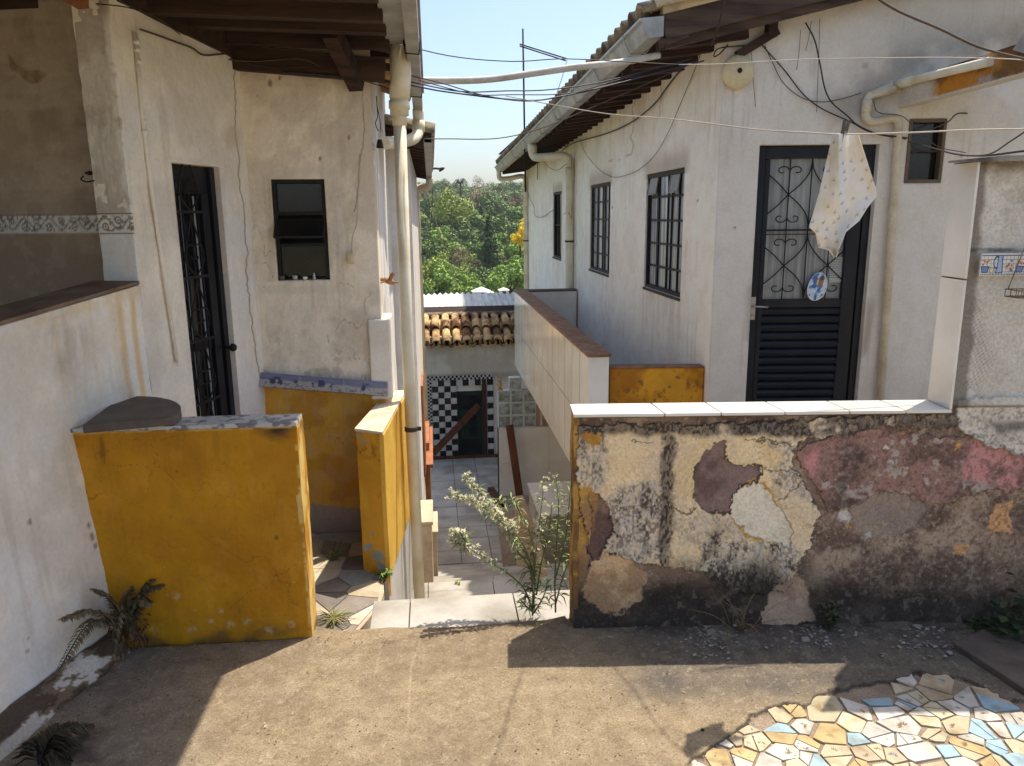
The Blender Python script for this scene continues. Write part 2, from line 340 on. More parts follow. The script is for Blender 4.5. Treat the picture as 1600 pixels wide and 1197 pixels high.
# ---- broken-tile paving: shards as Voronoi cells round hand-set centres
def shards():
    base = [(1010, 385, 'b'), (965, 335, 'y'), (925, 425, 'w'), (1050, 435, 'w'), (1095, 330, 'y'), (1110, 400, 'w'), (1140, 360, 'w'), (1225, 350, 'p'), (1355, 375, 'w'), (1485, 390, 'b'), (1300, 405, 'w'),
            (1250, 420, 'y'), (1435, 440, 'w'), (1190, 445, 'y'), (1080, 460, 'w'), (1330, 470, 'p'), (1560, 450, 'w'), (1430, 500, 'b'), (1500, 500, 'w'), (1570, 510, 'w'), (1400, 540, 'w'), (1500, 570, 'b'), (1560, 575, 'y'),
            (1225, 520, 'y'), (1110, 540, 'w'), (1000, 515, 'w'), (905, 545, 'b'), (880, 470, 'y'), (745, 420, 'y'), (650, 415, 'Y'), (580, 440, 'y'), (490, 460, 'Y'), (435, 495, 'y'), (390, 530, 'p'), (475, 540, 'y'),
            (575, 520, 'Y'), (690, 490, 'w'), (780, 520, 'Y'), (710, 565, 'w'), (590, 600, 'w'), (440, 605, 'w'), (330, 600, 'Y'), (550, 640, 'w'), (720, 625, 'b'), (820, 605, 'y'), (960, 605, 'p'), (1060, 620, 'p'),
            (1180, 600, 'w'), (1295, 595, 'b'), (1390, 590, 'y'), (1350, 650, 'w'), (1480, 645, 'y'), (1590, 630, 'b'), (1240, 655, 'y'), (930, 655, 'Y'), (640, 655, 'y'), (210, 655, 'w'), (1010, 660, 'y'), (1110, 300, 'w'), (1240, 320, 'p'), (1110, 665, 'y'), (350, 545, 'w')]
    seeds = []
    for x, y, k in base:
        p = hz(1000 + .375 * x, 950 + .375 * y, 0); seeds.append((p[0], p[1], k))
    for i in range(520):
        x, y = RS.uniform(.25, 3.1), RS.uniform(1.22, 2.6)
        px, py = proj(np.array([[x, y, 0]])); 
        if px[0] < 1600 and py[0] < 1197: continue
        if all((x - a) ** 2 + (y - c) ** 2 > .075 ** 2 for a, c, _ in seeds): seeds.append((x, y, RS.choice(list('wwyyYbp'))))
    pal = dict(w=(222, 214, 200), y=(220, 205, 170), Y=(210, 184, 132), b=(174, 200, 208), p=(206, 186, 154))
    mb = MB()
    for i, (x, y, k) in enumerate(seeds):
        px, py = proj(np.array([[x, y, 0.]]))
        sd = sdf(px, py, MOS)[0]
        if sd < -2: continue
        P = [(x - .16, y - .16), (x + .16, y - .16), (x + .16, y + .16), (x - .16, y + .16)]; wi = _h(np.int64(i * 7919), np.int64(i * 31), 3) 
        for j, (a, c, _) in enumerate(seeds):
            if j == i or abs(a - x) > .35 or abs(c - y) > .35: continue
            wj = _h(np.int64(j * 7919), np.int64(j * 31), 3); f_ = .5 + .22 * (wi - wj); mx, my = x + (a - x) * f_, y + (c - y) * f_; nx_, ny_ = a - x, c - y; l = math.hypot(nx_, ny_); nx_ /= l; ny_ /= l
            o = .0018 + .006 * random.random() ** 2; Q = []
            for q in range(len(P)):
                p, r = P[q], P[(q + 1) % len(P)]; dp = (p[0] - mx) * nx_ + (p[1] - my) * ny_ + o; dr = (r[0] - mx) * nx_ + (r[1] - my) * ny_ + o
                if dp <= 0: Q.append(p)
                if dp * dr < 0: t = dp / (dp - dr); Q.append((p[0] + (r[0] - p[0]) * t, p[1] + (r[1] - p[1]) * t))
            P = Q
            if len(P) < 3: break
        if len(P) < 3: continue
        P = [(p[0] + random.uniform(-.003, .003), p[1] + random.uniform(-.003, .003)) for p in P]
        qx, qy = proj(np.array([[p[0], p[1], 0] for p in P])); sq = sdf(qx, qy, MOS)
        P = [((p[0] * .5 + x * .5, p[1] * .5 + y * .5) if s < 0 else p) for p, s in zip(P, sq)]
        if sq.min() < 12 and random.random() < .18 and sd < 26: continue
        pieces = [P]
        if random.random() < .42:       # snap some cells in two
            th = random.uniform(0, 3.14); nx_, ny_ = math.cos(th), math.sin(th); gc = (sum(p[0] for p in P) / len(P) + random.uniform(-.012, .012), sum(p[1] for p in P) / len(P)); pieces = []
            for sg in (1, -1):
                Q = []
                for q in range(len(P)):
                    p, r = P[q], P[(q + 1) % len(P)]; dp = sg * ((p[0] - gc[0]) * nx_ + (p[1] - gc[1]) * ny_) + .002; dr = sg * ((r[0] - gc[0]) * nx_ + (r[1] - gc[1]) * ny_) + .002
                    if dp <= 0: Q.append(p)
                    if dp * dr < 0: t = dp / (dp - dr); Q.append((p[0] + (r[0] - p[0]) * t, p[1] + (r[1] - p[1]) * t))
                if len(Q) >= 3: pieces.append(Q)
        for pi_, P in enumerate(pieces):
            if pi_ and random.random() < .5: k = random.choice('wwyyYpb')
            c = C(*pal[k]) * random.uniform(.62, .84); t = random.uniform(-.03, .03); t2 = random.uniform(-.03, .03); n = len(P); x = sum(p[0] for p in P) / n; y = sum(p[1] for p in P) / n
            fz = lambda p: -.006 + (p[0] - x) * t + (p[1] - y) * t2
            mb.add([(p[0], p[1], fz(p)) for p in P] + [(p[0], p[1], -.03) for p in P], [tuple(range(n))] + [(n + (q + 1) % n, (q + 1) % n, q, n + q) for q in range(n)], 0, c=c)
            mot = random.random(); an = random.uniform(0, 6.28)
            rin = min(math.hypot(p[0] - x, p[1] - y) for p in P) * .55; rin = min(rin, .034)
            if mot < .5 and k != 'b' and rin > .012:   # leaf sprig or flower printed on the glaze
                mc = C(*random.choice([(178, 140, 80), (156, 130, 94), (176, 152, 104), (140, 152, 168), (160, 134, 98)])) * .8
                for q in range(random.choice([3, 4, 5, 7])):
                    a = an + (q - 2) * .5; r0 = .004; r1 = rin * random.uniform(.7, 1); rm = (r0 + r1) / 2
                    pts = [(x + math.cos(a) * r0, y + math.sin(a) * r0), (x + math.cos(a + .2) * rm, y + math.sin(a + .2) * rm), (x + math.cos(a) * r1, y + math.sin(a) * r1), (x + math.cos(a - .2) * rm, y + math.sin(a - .2) * rm)]
                    mb.add([(p[0], p[1], fz(p) + .0008) for p in pts], [(0, 3, 2, 1)], 0, c=mc)
    o = mb.build('mosaic_pavement', M('glazed_shard', np.array([.62, .56, .48]), attr=True, rough=.35, spec=.4, scale=14, bump=.05, fine=.1, contrast=(.48, .7)), None, True)
    tag(o, 'cream and pale blue broken-tile paving set into the yard corner', 'paving', kind='structure')
shards()

# ---- porch floor, steps and the lower alley
def mosaic_slab():
    mb = MB(); z = -.12
    mb.prism([(-.96, 2.865, z - .3), (-.43, 2.865, z - .3), (-.345, 3.06, z - .3), (-.285, 3.235, z - .3), (-.272, 3.36, z - .3), (-.285, 3.5, z - .3), (-.36, 3.56, z - .3), (-.31, 4.08, z - .3), (-.93, 4.08, z - .3)], (0, 0, .3), 0, C(196, 180, 154))
    pal = [(214, 204, 186), (142, 132, 122), (190, 174, 148), (122, 114, 106), (158, 162, 154), (204, 190, 162)]
    cx = []
    for i in range(90):
        x, y = RS.uniform(-1, -.27), RS.uniform(2.86, 4.1)
        if all((x - a) ** 2 + (y - c) ** 2 > .11 ** 2 for a, c in cx): cx.append((x, y))
    for i, (x, y) in enumerate(cx):
        P = [(x - .2, y - .2), (x + .2, y - .2), (x + .2, y + .2), (x - .2, y + .2)]
        L = [(a, c, .006) for j, (a, c) in enumerate(cx) if j != i]
        H_ = [((a + x) / 2, (c + y) / 2, a - x, c - y, .003) for a, c, _ in L]
        H_ += [(-.425 + (y - 2.9) * .38, y, 1, -.38, 0), (x, 4.08, 0, 1, 0), (x, 2.87, 0, -1, 0), (-.295, y, 1, 0, 0), (-.37, y, 1, 0, 0) if y > 3.55 else (9, 9, 1, 0, 0), (-.96, y, -1, 0, 0)]
        for mx, my, nx_, ny_, o in H_:
            l = math.hypot(nx_, ny_); nx_ /= l; ny_ /= l; Q = []
            for q in range(len(P)):
                p, r = P[q], P[(q + 1) % len(P)]; dp = (p[0] - mx) * nx_ + (p[1] - my) * ny_ + o; dr = (r[0] - mx) * nx_ + (r[1] - my) * ny_ + o
                if dp <= 0: Q.append(p)
                if dp * dr < 0: t = dp / (dp - dr); Q.append((p[0] + (r[0] - p[0]) * t, p[1] + (r[1] - p[1]) * t))
            P = Q
            if len(P) < 3: break
        if len(P) >= 3: mb.prism([(p[0], p[1], z + .001) for p in P], (0, 0, .005), 0, C(*pal[i % 6]) * random.uniform(.9, 1.1))
    tag(mb.build('porch_floor', M('porch_shards', np.array([.8, .78, .75]), attr=True, rough=.5, scale=12), None, True), 'grey and cream stone-shard floor of the porch on the left', 'porch floor', kind='structure')
mosaic_slab()
def steps():
    b = MB(); lv = [(2.86, 3.10, -.035), (3.10, 3.37, -.225), (3.37, 3.64, -.415), (3.64, 3.91, -.605), (3.91, 4.77, -.80)] + [(4.77 + .366 * k, 4.77 + .366 * (k + 1), -.80 - .159 * (k + 1)) for k in range(8)]
    x1 = 1.35
    for k, (ya, yb, z) in enumerate(lv):
        x0 = -.30 if k == 0 else -.272; pz = lv[k - 1][2] if k else 0
        b.box(x0, x1, ya + .012, yb, z - .5, z - .012, 1)
        xs = [x0, x0 + .16 + .02 * (k % 3), x0 + .16 + .45 + .03 * (k % 2), x0 + 1.05 + .04 * (k % 3), x1]
        for i in range(4):
            b.box(xs[i] + .003, xs[i + 1] - .003, ya + (.004 if k else -.05), yb + .012, z - .011, z, 0)
            if k > 0: b.box(xs[i] + .003, xs[i + 1] - .003, ya + .004, ya + .011, z + .002, pz - .014, 0)
    tag(b.build('stairs', [m_tilem, m_joint]), 'white tiled steps going down between the two houses', 'stairs', kind='structure')
steps()
def alley():
    b = MB(); z = -2.07; b.box(-.30, 1.95, 7.7, 11.48, z - .3, z - .012, 1); t = .335
    for i in range(-1, 7):
        for j in range(0, 12):
            xa = -.115 + i * t; ya = 7.72 + j * t
            xa2, xb2 = max(xa, -.27), min(xa + t, 1.94); yb2 = min(ya + t, 11.45)
            if xb2 - xa2 < .05 or yb2 - ya < .05: continue
            dz = random.uniform(0, .003); b.box(xa2 + .004, xb2 - .004, ya + .004, yb2 - .004, z - .02, z - dz, 0)
    tag(b.build('alley_floor', [m_tilem, m_joint]), 'pale square tiles paving the lower alley', 'alley floor', kind='structure')
alley()
b = MB(); b.box(1.02, 5, 2.9, 5.2, -.4, -.05); tag(b.build('terrace_floor', m_tilem), 'tiled terrace in front of the right-hand door', 'terrace', kind='structure')

# ================================================================== RIGHT HOUSE
RH = thing('house', 'white plastered house on the right with three barred windows and a tiled roof', 'house', (1.95, 5.22, -.05))
FA = np.array([1.95, 5.22]); FD = np.array([math.cos(R(5.8)), -math.sin(R(5.8))]); FN = np.array([FD[1], -FD[0]])
def fw(s, z, o=0.): p = FA + FD * s + FN * o; return np.array([p[0], p[1], z])     # point on the front wall
def fws(px, py): p = hp(px, py, FA, FA + FD); return (p[:2] - FA) @ FD, p[2]
def col_front(px, py, s, z):
    col = np.repeat(C(214, 199, 178)[None], len(s), 0)
    n = fbm(s * 3, z * 3, 5, 31)
    col = mixc(col, C(198, 184, 162), ss(n, .45, .7) * .6)
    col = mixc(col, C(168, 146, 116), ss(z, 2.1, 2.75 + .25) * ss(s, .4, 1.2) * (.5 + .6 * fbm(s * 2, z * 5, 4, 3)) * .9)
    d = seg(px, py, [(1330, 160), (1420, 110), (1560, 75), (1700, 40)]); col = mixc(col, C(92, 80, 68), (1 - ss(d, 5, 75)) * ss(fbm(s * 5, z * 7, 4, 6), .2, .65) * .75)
    d = np.minimum(np.abs(px - 1176 + (py - 480) * .04), 40) + 1.2 * np.maximum(np.abs(py - 490) - 40, 0); col = mixc(col, C(140, 122, 100), (1 - ss(d, 2, 18)) * .7)
    d = seg(px, py, [(1362, 470), (1352, 540), (1345, 600)]); col = mixc(col, C(130, 108, 82), (1 - ss(d, 2, 10)) * ss(fbm(s * 20, z * 4, 3, 4), .3, .6) * .8)
    col = mixc(col, C(190, 176, 158), ss(.5 - z, 0, .5) * .4)
    d = np.hypot(px - 1352, py - 103); col = mixc(col, C(110, 98, 86), (1 - ss(d, 2, 8)) * .7)
    d = np.hypot(px - 1148, py - 356); col = mixc(col, C(60, 54, 48), (1 - ss(d, 1, 3)) * .9)
    return col
dis_f = lambda px, py, s, z: ((fbm(s * 3, z * 3, 4, 77) - .5) * .02 + (fbm(s * 22, z * 22, 3, 7) - .5) * .004) * ss(s, 0, .12)
DS0, DS1, DZ1 = .272, 1.080, 2.047
W4 = (fws(1412, 286)[0], fws(1480, 186)[0], 1.79, 2.205)
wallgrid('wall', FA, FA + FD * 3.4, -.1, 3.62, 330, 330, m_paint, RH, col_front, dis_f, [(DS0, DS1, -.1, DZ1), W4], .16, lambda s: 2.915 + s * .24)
def col_long(px, py, s, z):
    col = np.repeat(C(252, 238, 212)[None], len(s), 0); y = 16.1 - s
    n = fbm(y * 2, z * 2.4, 5, 41); col = mixc(col, C(226, 212, 188), ss(n, .42, .7) * .5)
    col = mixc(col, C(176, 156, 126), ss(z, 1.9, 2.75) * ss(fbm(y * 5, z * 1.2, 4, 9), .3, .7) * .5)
    for (a, e) in WINS:
        d = np.maximum(np.maximum(a - y, y - e), 0); st = ss(fbm(y * 18, z * .9, 3, 2), .4, .7)
        col = mixc(col, C(158, 136, 108), (1 - ss(np.hypot(d, np.maximum(np.abs(z - 1.98) - .02, 0)), .0, .16)) * .75 * (z > 1.9))
        col = mixc(col, C(178, 156, 128), (d < .02) * ss(z, .1, .9) * (z < .95) * st * .4)
    col = mixc(col, C(206, 204, 202), ss(.7 - z, 0, .7) * .4)
    for q in ((957, 325), (977, 325), (1090, 314)): col = mixc(col, C(70, 62, 54), (1 - ss(np.hypot(px - q[0], py - q[1]), .8, 2.2)) * .9)
    ck = np.minimum(seg(px + 9 * (fbm(z * 9, z * 0, 4, 3) - .5) + 1.6 * (vn(z * 55, z * 0, 3) - .5), py, [(989, 120), (989, 200), (988, 240), (970, 249), (952, 252)]), seg(px + 9 * (fbm(z * 9, z * 0, 4, 5) - .5) + 1.6 * (vn(z * 55, z * 0, 5) - .5), py, [(1030, 130), (1033, 165), (1030, 185)]))
    return mixc(col, C(120, 100, 78), (1 - ss(ck, .5, 1.4)) * .7)
WINS = [(5.93, 7.0), (8.42, 9.5), (11.62, 12.42)]
wh = [(16.1 - e, 16.1 - a, .945, 1.95) for a, e in WINS]
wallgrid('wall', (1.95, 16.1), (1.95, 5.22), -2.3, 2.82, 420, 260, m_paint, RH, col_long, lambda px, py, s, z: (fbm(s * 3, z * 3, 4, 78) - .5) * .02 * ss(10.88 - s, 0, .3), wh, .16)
b = MB(); b.box(1.93, 1.955, 10.42, 10.62, -.4, 2.4); b.build('pilaster', m_white, RH)
for a, e in WINS:     # barred steel windows
    b = MB(); zc0, zc1 = .95, 1.945; x = 1.985; f = .03
    for y0, y1 in ((a, a + f), (e - f, e)): b.box(x - .02, x + .05, y0, y1, zc0, zc1)
    b.box(x - .022, x + .052, a, e, zc1 - .032, zc1 + .004); b.box(x - .022, x + .052, a, e, zc0 - .004, zc0 + .025)
    w = e - a; rows = 5 if e < 11 else 2
    for k, t in enumerate((.26, .52, .62, .80) if w > .9 else (.35, .7)):
        yy = e - w * t if False else a + w * (1 - t); w_ = .024 if k == 0 else .009; b.box(x - .004, x + .010, yy - w_, yy + w_, zc0 + .02, zc1 - .03)
    for k in range(1, rows): zz = zc0 + (zc1 - zc0) * k / rows; b.box(x - .002, x + .008, a + f - .002, e - f + .002, zz - .009, zz + .009)
    wo = b.build('window', m_frame if e > 9 and e < 11 else m_iron, RH)
    b = MB(); b.box(x + .012, x + .02, a + .01, e - .01, zc0 + .01, zc1 - .01); b.build('pane', m_curt if e < 11 else m_dkglass, wo)
    b = MB(); b.box(1.938, 2.06, a - .002, e + .002, zc0 - .03, zc0 - .006); b.build('sill', m_frame, wo, bevel=.004)
    
for ya, yb in ((6.98, 6.72), (6.35, 6.12)):
    vent = MB(); vent.bar((1.955, ya, 1.77), (1.978, ya, 1.92), .012, .01); vent.bar((1.955, yb, 1.77), (1.978, yb, 1.92), .012, .01); vent.bar((1.955, ya, 1.77), (1.935, yb, 1.77), .012, .01)
    vent.add([(1.957, ya, 1.772), (1.957, yb, 1.772), (1.978, yb, 1.918), (1.978, ya, 1.918)], [(0, 1, 2, 3)]); vent.build('window_vent', M('vent_steel', C(150, 146, 138), rough=.5), RH)

# ---- front door: black steel with wrought iron over ribbed glass
FWB = lambda b, s0, s1, z0, z1, o0, o1, mi=0: b.prism([fw(s0, z0, o0), fw(s1, z0, o0), fw(s1, z1, o0), fw(s0, z1, o0)], np.append(FN * (o1 - o0), 0), mi)
b = MB(); o0, o1 = -.11, -.045
FWB(b, DS0 + .002, DS0 + .06, -.05, DZ1 - .002, o0, o1); FWB(b, DS1 - .05, DS1 - .002, -.05, DZ1 - .002, o0, o1); FWB(b, DS0 + .06, DS1 - .05, DZ1 - .085, DZ1 - .002, o0, o1)
FWB(b, DS1 - .15, DS1 - .055, -.04, DZ1 - .09, o0, o1 - .012); FWB(b, DS0 + .065, DS0 + .10, -.04, DZ1 - .09, o0, o1 - .012)
GL0, GL1, GZ0, GZ1 = DS0 + .10, DS1 - .15, 1.0, DZ1 - .083
FWB(b, GL0, GL1, GZ0 - .06, GZ0, o0, o1 - .012); FWB(b, GL0, GL1, -.04, .04, o0, o1 - .012)
door = b.build('door', m_black, RH, bevel=.004)
b = MB(); k = 15; zz = .04; hh = (GZ0 - .06 - .04) / k
for i in range(k):      # horizontal louvre ribs
    za = zz + i * hh; P = [(za, -.085), (za + hh * .25, -.066), (za + hh * .6, -.060), (za + hh * .9, -.070), (za + hh, -.085)]
    for (z0_, q0), (z1_, q1) in zip(P[:-1], P[1:]): b.add([fw(GL0, z0_, q0), fw(GL1, z0_, q0), fw(GL1, z1_, q1), fw(GL0, z1_, q1)], [(0, 1, 2, 3)])
b.build('panel', m_black, door)
b = MB(); FWB(b, GL0, GL1, GZ0, GZ1, -.10, -.095); b.build('glass_pane', m_ribglass, door)
b = MB(); gw, gh = GL1 - GL0, GZ1 - GZ0
def gp(u, v, o=-.07): return fw(GL0 + gw * u, GZ0 + gh * v, o)
gr = .0045
for u in (.25, .52, .80): b.tube([gp(u, 0), gp(u, 1)], gr, 6)
b.bar(gp(0, .5), gp(1, .5), .016, .012, up=(0, 0, 1)); b.bar(gp(0, .47), gp(1, .47), .006, .006)
for v0, v1 in ((0, .49), (.5, 1.)):
    hv = v1 - v0
    for cx, x0, x1 in ((.25, 0, .52), (.80, .52, 1.07)):
        for sg in (1, -1):
            pts = [gp(x0, v0 + hv * (.5 + sg * .27)), gp((x0 + cx) / 2, v0 + hv * (.5 + sg * .15)), gp(cx, v0 + hv * .5), gp(cx + (x1 - cx) * .55, v0 + hv * (.5 - sg * .15)), gp(cx + (x1 - cx) * .92, v0 + hv * (.5 - sg * .32)), gp(x1, v0 + hv * (.5 - sg * .5))]
            if cx > .5: pts = [gp(x0, v0 + hv * (.5 + sg * .48)), gp(x0 + .03, v0 + hv * (.5 + sg * .33)), gp((x0 + cx) / 2, v0 + hv * (.5 + sg * .15)), gp(cx, v0 + hv * .5), gp(1, v0 + hv * (.5 - sg * .22))]
            b.tube(spline(pts, 5), gr, 6)
            for si in (-1, 1):      # scroll pairs springing from the bar
                V = []
                for j in range(14):
                    a = j / 13 * 5.2; r = .046 * (1 - j / 19)
                    V.append(gp(cx + si * (.002 + .085 - .085 * math.cos(a) * (1 - j / 19) - .0), v0 + hv * (.5 + sg * .37) + sg * r * math.sin(a) * .8 - sg * .02))
                b.tube(V, gr * .9, 6)
b.build('grille', m_iron, door)
b = MB(); hp_ = fws(1178, 487)[0]
FWB(b, DS0 + .012, DS0 + .045, .86, 1.02, -.044, -.036); b.lathe(fw(DS0 + .028, .955, -.036), [(.0001, .035), (.009, .035), (.009, 0)], 10, axis=(FN[0], FN[1], 0)); b.tube([fw(DS0 + .028, .955, -.006), fw(DS0 + .05, .957, -.004), fw(DS0 + .125, .95, -.008)], .007, 8); b.lathe(fw(DS0 + .028, .895, -.036), [(.0001, .006), (.008, .006), (.008, 0)], 10, axis=(FN[0], FN[1], 0))
b.build('handle', m_silver, door)
# things on the door glass: an oval plaque and a paper notice
def oval():
    n = 44; m = 30; V = []; Fq = []; cl = []
    cs, cz = fws(1282, 449)
    for i in range(n):
        for j in range(m):
            u, v = i / (n - 1) * 2 - 1, j / (m - 1) * 2 - 1
            r = max(abs(u), abs(v)) / (math.hypot(u, v) + 1e-9); uu, vv = u * (1 if r < .01 else max(.72, r)), v * max(.72, r)
            uu *= 1.0 - .08 * vv
            V.append(fw(cs + .068 * uu + .012 * vv, cz + .1 * vv, -.056 + .004 * (1 - uu * uu) * (1 - vv * vv)))
            c = C(206, 216, 222); q = fbm(np.array([uu * 3 + 5.]), np.array([vv * 3.]), 4, 5)[0]
            if q > .5: c = C(120, 164, 204)
            if q > .58: c = C(64, 104, 160)
            if (uu - .25) ** 2 / .16 + (vv - .42) ** 2 / .14 < 1 + (q - .5) * 3: c = C(150, 108, 70)
            if (uu - .32) ** 2 / .06 + (vv - .62) ** 2 / .03 < 1: c = C(96, 74, 56)
            if uu * uu + vv * vv > .87: c = C(232, 232, 228)
            cl.append(c)
    Fq = [(i * m + j, (i + 1) * m + j, (i + 1) * m + j + 1, i * m + j + 1) for i in range(n - 1) for j in range(m - 1)]
    o = mesh('plaque', V, Fq, m_attr, None, None, True, np.array(cl)); so_ = o.modifiers.new('s', 'SOLIDIFY'); so_.thickness = .006
    tag(o, 'oval blue and white glazed plaque leaning in the door grille', 'plaque')
oval()
b = MB(); q = [fws(*p) for p in ((1303, 404), (1339, 402), (1338, 443), (1304, 443))]
b.prism([fw(s, z, -.088) for s, z in q], np.append(FN * .001, 0))
for i in range(9):
    z = q[0][1] - .012 - i * .0155; s0 = q[0][0] + .012; b.add([fw(s0, z, -.0865), fw(s0 + .075 + .04 * ((i * 7 % 5) / 5), z, -.0865), fw(s0 + .075 + .04 * ((i * 7 % 5) / 5), z - .003, -.0865), fw(s0, z - .003, -.0865)], [(3, 2, 1, 0)], 1)
tag(b.build('paper_notice', [M('paper', C(206, 202, 192), bump=0), m_stone]), 'white sheet of paper with ruled lines taped inside the door glass', 'notice')

# small high window
b = MB(); a0, a1, z0, z1 = W4; fr = .022
for s0, s1, e0, e1 in ((a0, a0 + fr, z0, z1), (a1 - fr, a1, z0, z1), (a0 + fr, a1 - fr, z0, z0 + fr), (a0 + fr, a1 - fr, z1 - fr, z1)): FWB(b, s0 + .001, s1 - .001, e0 + .001, e1 - .001, -.05, .006)
zm = z0 + .5 * (z1 - z0)
wo = b.build('window', M('bronze_frame', C(112, 92, 72), rough=.5), RH)
b = MB(); FWB(b, a0 + fr, a1 - fr, zm - .006, zm + .006, -.04, -.02); b.build('glazing_bar', m_frame, wo)
b = MB(); FWB(b, a0 + .01, a1 - .01, z0 + .01, z1 - .01, -.07, -.06); b.build('pane', m_dkglass, wo)

b = MB(); FWB(b, .1, 3.3, -.05, 2.6, -.4, -.38); b.box(2.6, 2.62, 5.7, 16, -.2, 2.7); b.build('inner_wall', M('dim_backing_panel', C(120, 112, 104)), RH)  # backing sheets added behind door and windows to keep the interior dark
# ---- gutter, eave, roof
gz = lambda y: 2.665 - .0195 * (y - 4.97)
b = MB(); Y0, Y1 = 4.93, 15.9; prof = [(1.455, .115), (1.455, .0), (1.36, -.015), (1.34, .03), (1.325, .075), (1.305, .085), (1.305, .10)]
V = []
for y in (Y0, Y1):
    for x, z in prof: V.append((x, y, gz(y) + z))
    for x, z in prof[::-1]: V.append((x + .003, y, gz(y) + z + .004))
n = len(prof) * 2; b.add(V, [(i, (i + 1) % n, n + (i + 1) % n, n + i) for i in range(n)])
b.add([(x, Y0 - .001, gz(Y0) + z) for x, z in prof], [tuple(range(len(prof)))[::-1]])
gut = b.build('gutter', m_gut, RH)
for y in (5.35, 6.3, 7.3, 8.4, 9.6, 11.0, 12.6, 14.4):
    b = MB(); b.tube([(1.30, y, gz(y) + .10), (1.32, y, gz(y) + .05), (1.355, y, gz(y) - .022), (1.46, y, gz(y) - .008), (1.52, y, gz(y) + .06)], .005, 5); b.build('gutter_bracket', m_gut, gut)
rz = lambda x, y: 2.80 + (x - 1.36) * .245 - .0195 * (y - 4.97) * np.clip((2.4 - x), 0, 1)   # roof plane
b = MB(); y = 5.02; i = 0
while y < 15.8:      # clay tile rows running up the slope; only their ends and first courses show
    for kx in range(3):
        xa = 1.36 + kx * .36; j = random.uniform(-.012, .012)
        b.half((xa - .03, y + j, rz(xa, y) + .012 * kx % .02), (xa + .42, y + j, rz(xa + .42, y) + .015), .085, .07, 6)
        b.half((xa - .01, y + .1 + j, rz(xa, y) + .055), (xa + .42, y + .1 + j, rz(xa + .42, y) + .055), .08, .065, 6, flip=True)
    y += .2
tl = b.build('roof_tiles', m_rtile2, RH)
b = MB()
b.prism([(1.40, 5.0, rz(1.40, 5) - .015), (5.4, 5.0, rz(5.4, 5) - .015), (5.4, 5.0, rz(5.4, 5) + .005), (1.40, 5.0, rz(1.4, 5) + .005)], (0, 11.0, 0)); b.build('roof', m_wood, RH)
b = MB()
for k in range(36):      # rafters and boards under the eave
    y = 5.12 + k * .31; dz = -.0195 * (y - 5); b.bar((1.47, y, 2.675 + dz), (2.06, y, 2.75 + dz), .06, .10, up=(0, 0, 1)); b.bar((1.62, y + .15, 2.70 + dz), (2.06, y + .15, 2.755 + dz), .25, .05, up=(0, 0, 1))
for k in range(4):
    x = 1.50 + k * .13; b.bar((x, 5.0, rz(x, 5) - .028), (x, 15.8, rz(x, 15.8) - .028), .115, .014, up=(0, 0, 1))
b.build('rafters', m_wood, RH)
b = MB()
b.bar((1.46, 4.965, rz(1.46, 5) - .10), (5.2, 4.965, rz(5.2, 5) - .12), .035, .15, up=(0, 0, 1)); b.bar((1.50, 5.02, rz(1.5, 5) - .20), (5.2, 5.02, rz(5.2, 5) - .21), .06, .05, up=(0, 0, 1))
b.bar((1.44, 4.97, gz(4.97) - .04), (1.62, 4.97, gz(4.97) + .03), .03, .05, up=(0, 0, 1))
b.build('fascia', M('grey_fascia_wood', C(96, 78, 66), C(60, 48, 42), scale=5, stretch=(.4, 4, 4)), RH)
b = MB(); q0, q1, q2 = fws(1150, 88), fws(1212, 50), fws(1204, 18); b.bar(fw(q0[0], q0[1], .03), fw(q1[0], q1[1], .03), .06, .055, up=(0, 0, 1)); b.bar(fw(q2[0], q1[1] - .04, .034), fw(q2[0], q2[1], .034), .07, .06, up=(1, 0, 0)); b.build('eave_bracket', m_wood, RH)
b = MB(); x = 1.40; k = 0
while x < 5.0:     # capping tiles up the front edge
    b.half((x, 4.965 + .006 * (k % 2), rz(x, 5) + .01), (x + .50, 4.965, rz(x + .50, 5) - .004), .075, .088, 9); x += .44; k += 1
b.half((1.33, 5.03, rz(1.33, 5) + .01), (1.60, 5.06, rz(1.6, 5) + .02), .07, .07, 8)
b.prism([(1.45, 4.93, rz(1.45, 5) - .03), (5.2, 4.93, rz(5.2, 5) - .03), (5.2, 4.93, rz(5.2, 5) + .012), (1.45, 4.93, rz(1.45, 5) + .012)], (0, .07, 0))
b.build('ridge_tile', M('pale_cap_tile', C(206, 186, 150), C(150, 132, 104), scale=5, bump=.4, rough=.9, contrast=(.42, .6)), RH)
# downpipes
def pipe(P, r, parent, name='downpipe', collars=(), mat=None, clips=()):
    b = MB(); b.tube(P, r, 12); 
    for a, e in collars: b.tube([a, e], r * 1.13, 12)
    o = b.build(name, mat or m_pvc, parent)
    if clips:
        c = MB()
        for p in clips: c.lathe(np.array(p) - [0, 0, .012], [(r * 1.02, 0), (r * 1.16, .001), (r * 1.16, .024), (r * 1.02, .025)], 12); c.box(p[0] + r * 1.0, p[0] + r * 1.7, p[1] - .006, p[1] + .006, p[2] - .011, p[2] + .011); c.build('pipe_clip', m_frame, o); c = MB()
    return o
pipe(spline([(1.40, 10.75, 2.54), (1.40, 10.75, 2.43), (1.44, 10.73, 2.37), (1.56, 10.66, 2.365), (1.74, 10.55, 2.37), (1.83, 10.5, 2.35), (1.87, 10.48, 2.28), (1.87, 10.48, 2.1)], 5) + [(1.87, 10.48, .3), (1.87, 10.48, -2)], .055, RH, collars=[((1.40, 10.75, 2.54), (1.40, 10.75, 2.44)), ((1.87, 10.48, 2.22), (1.87, 10.48, 2.12))], clips=[(1.87, 10.48, 1.25)])
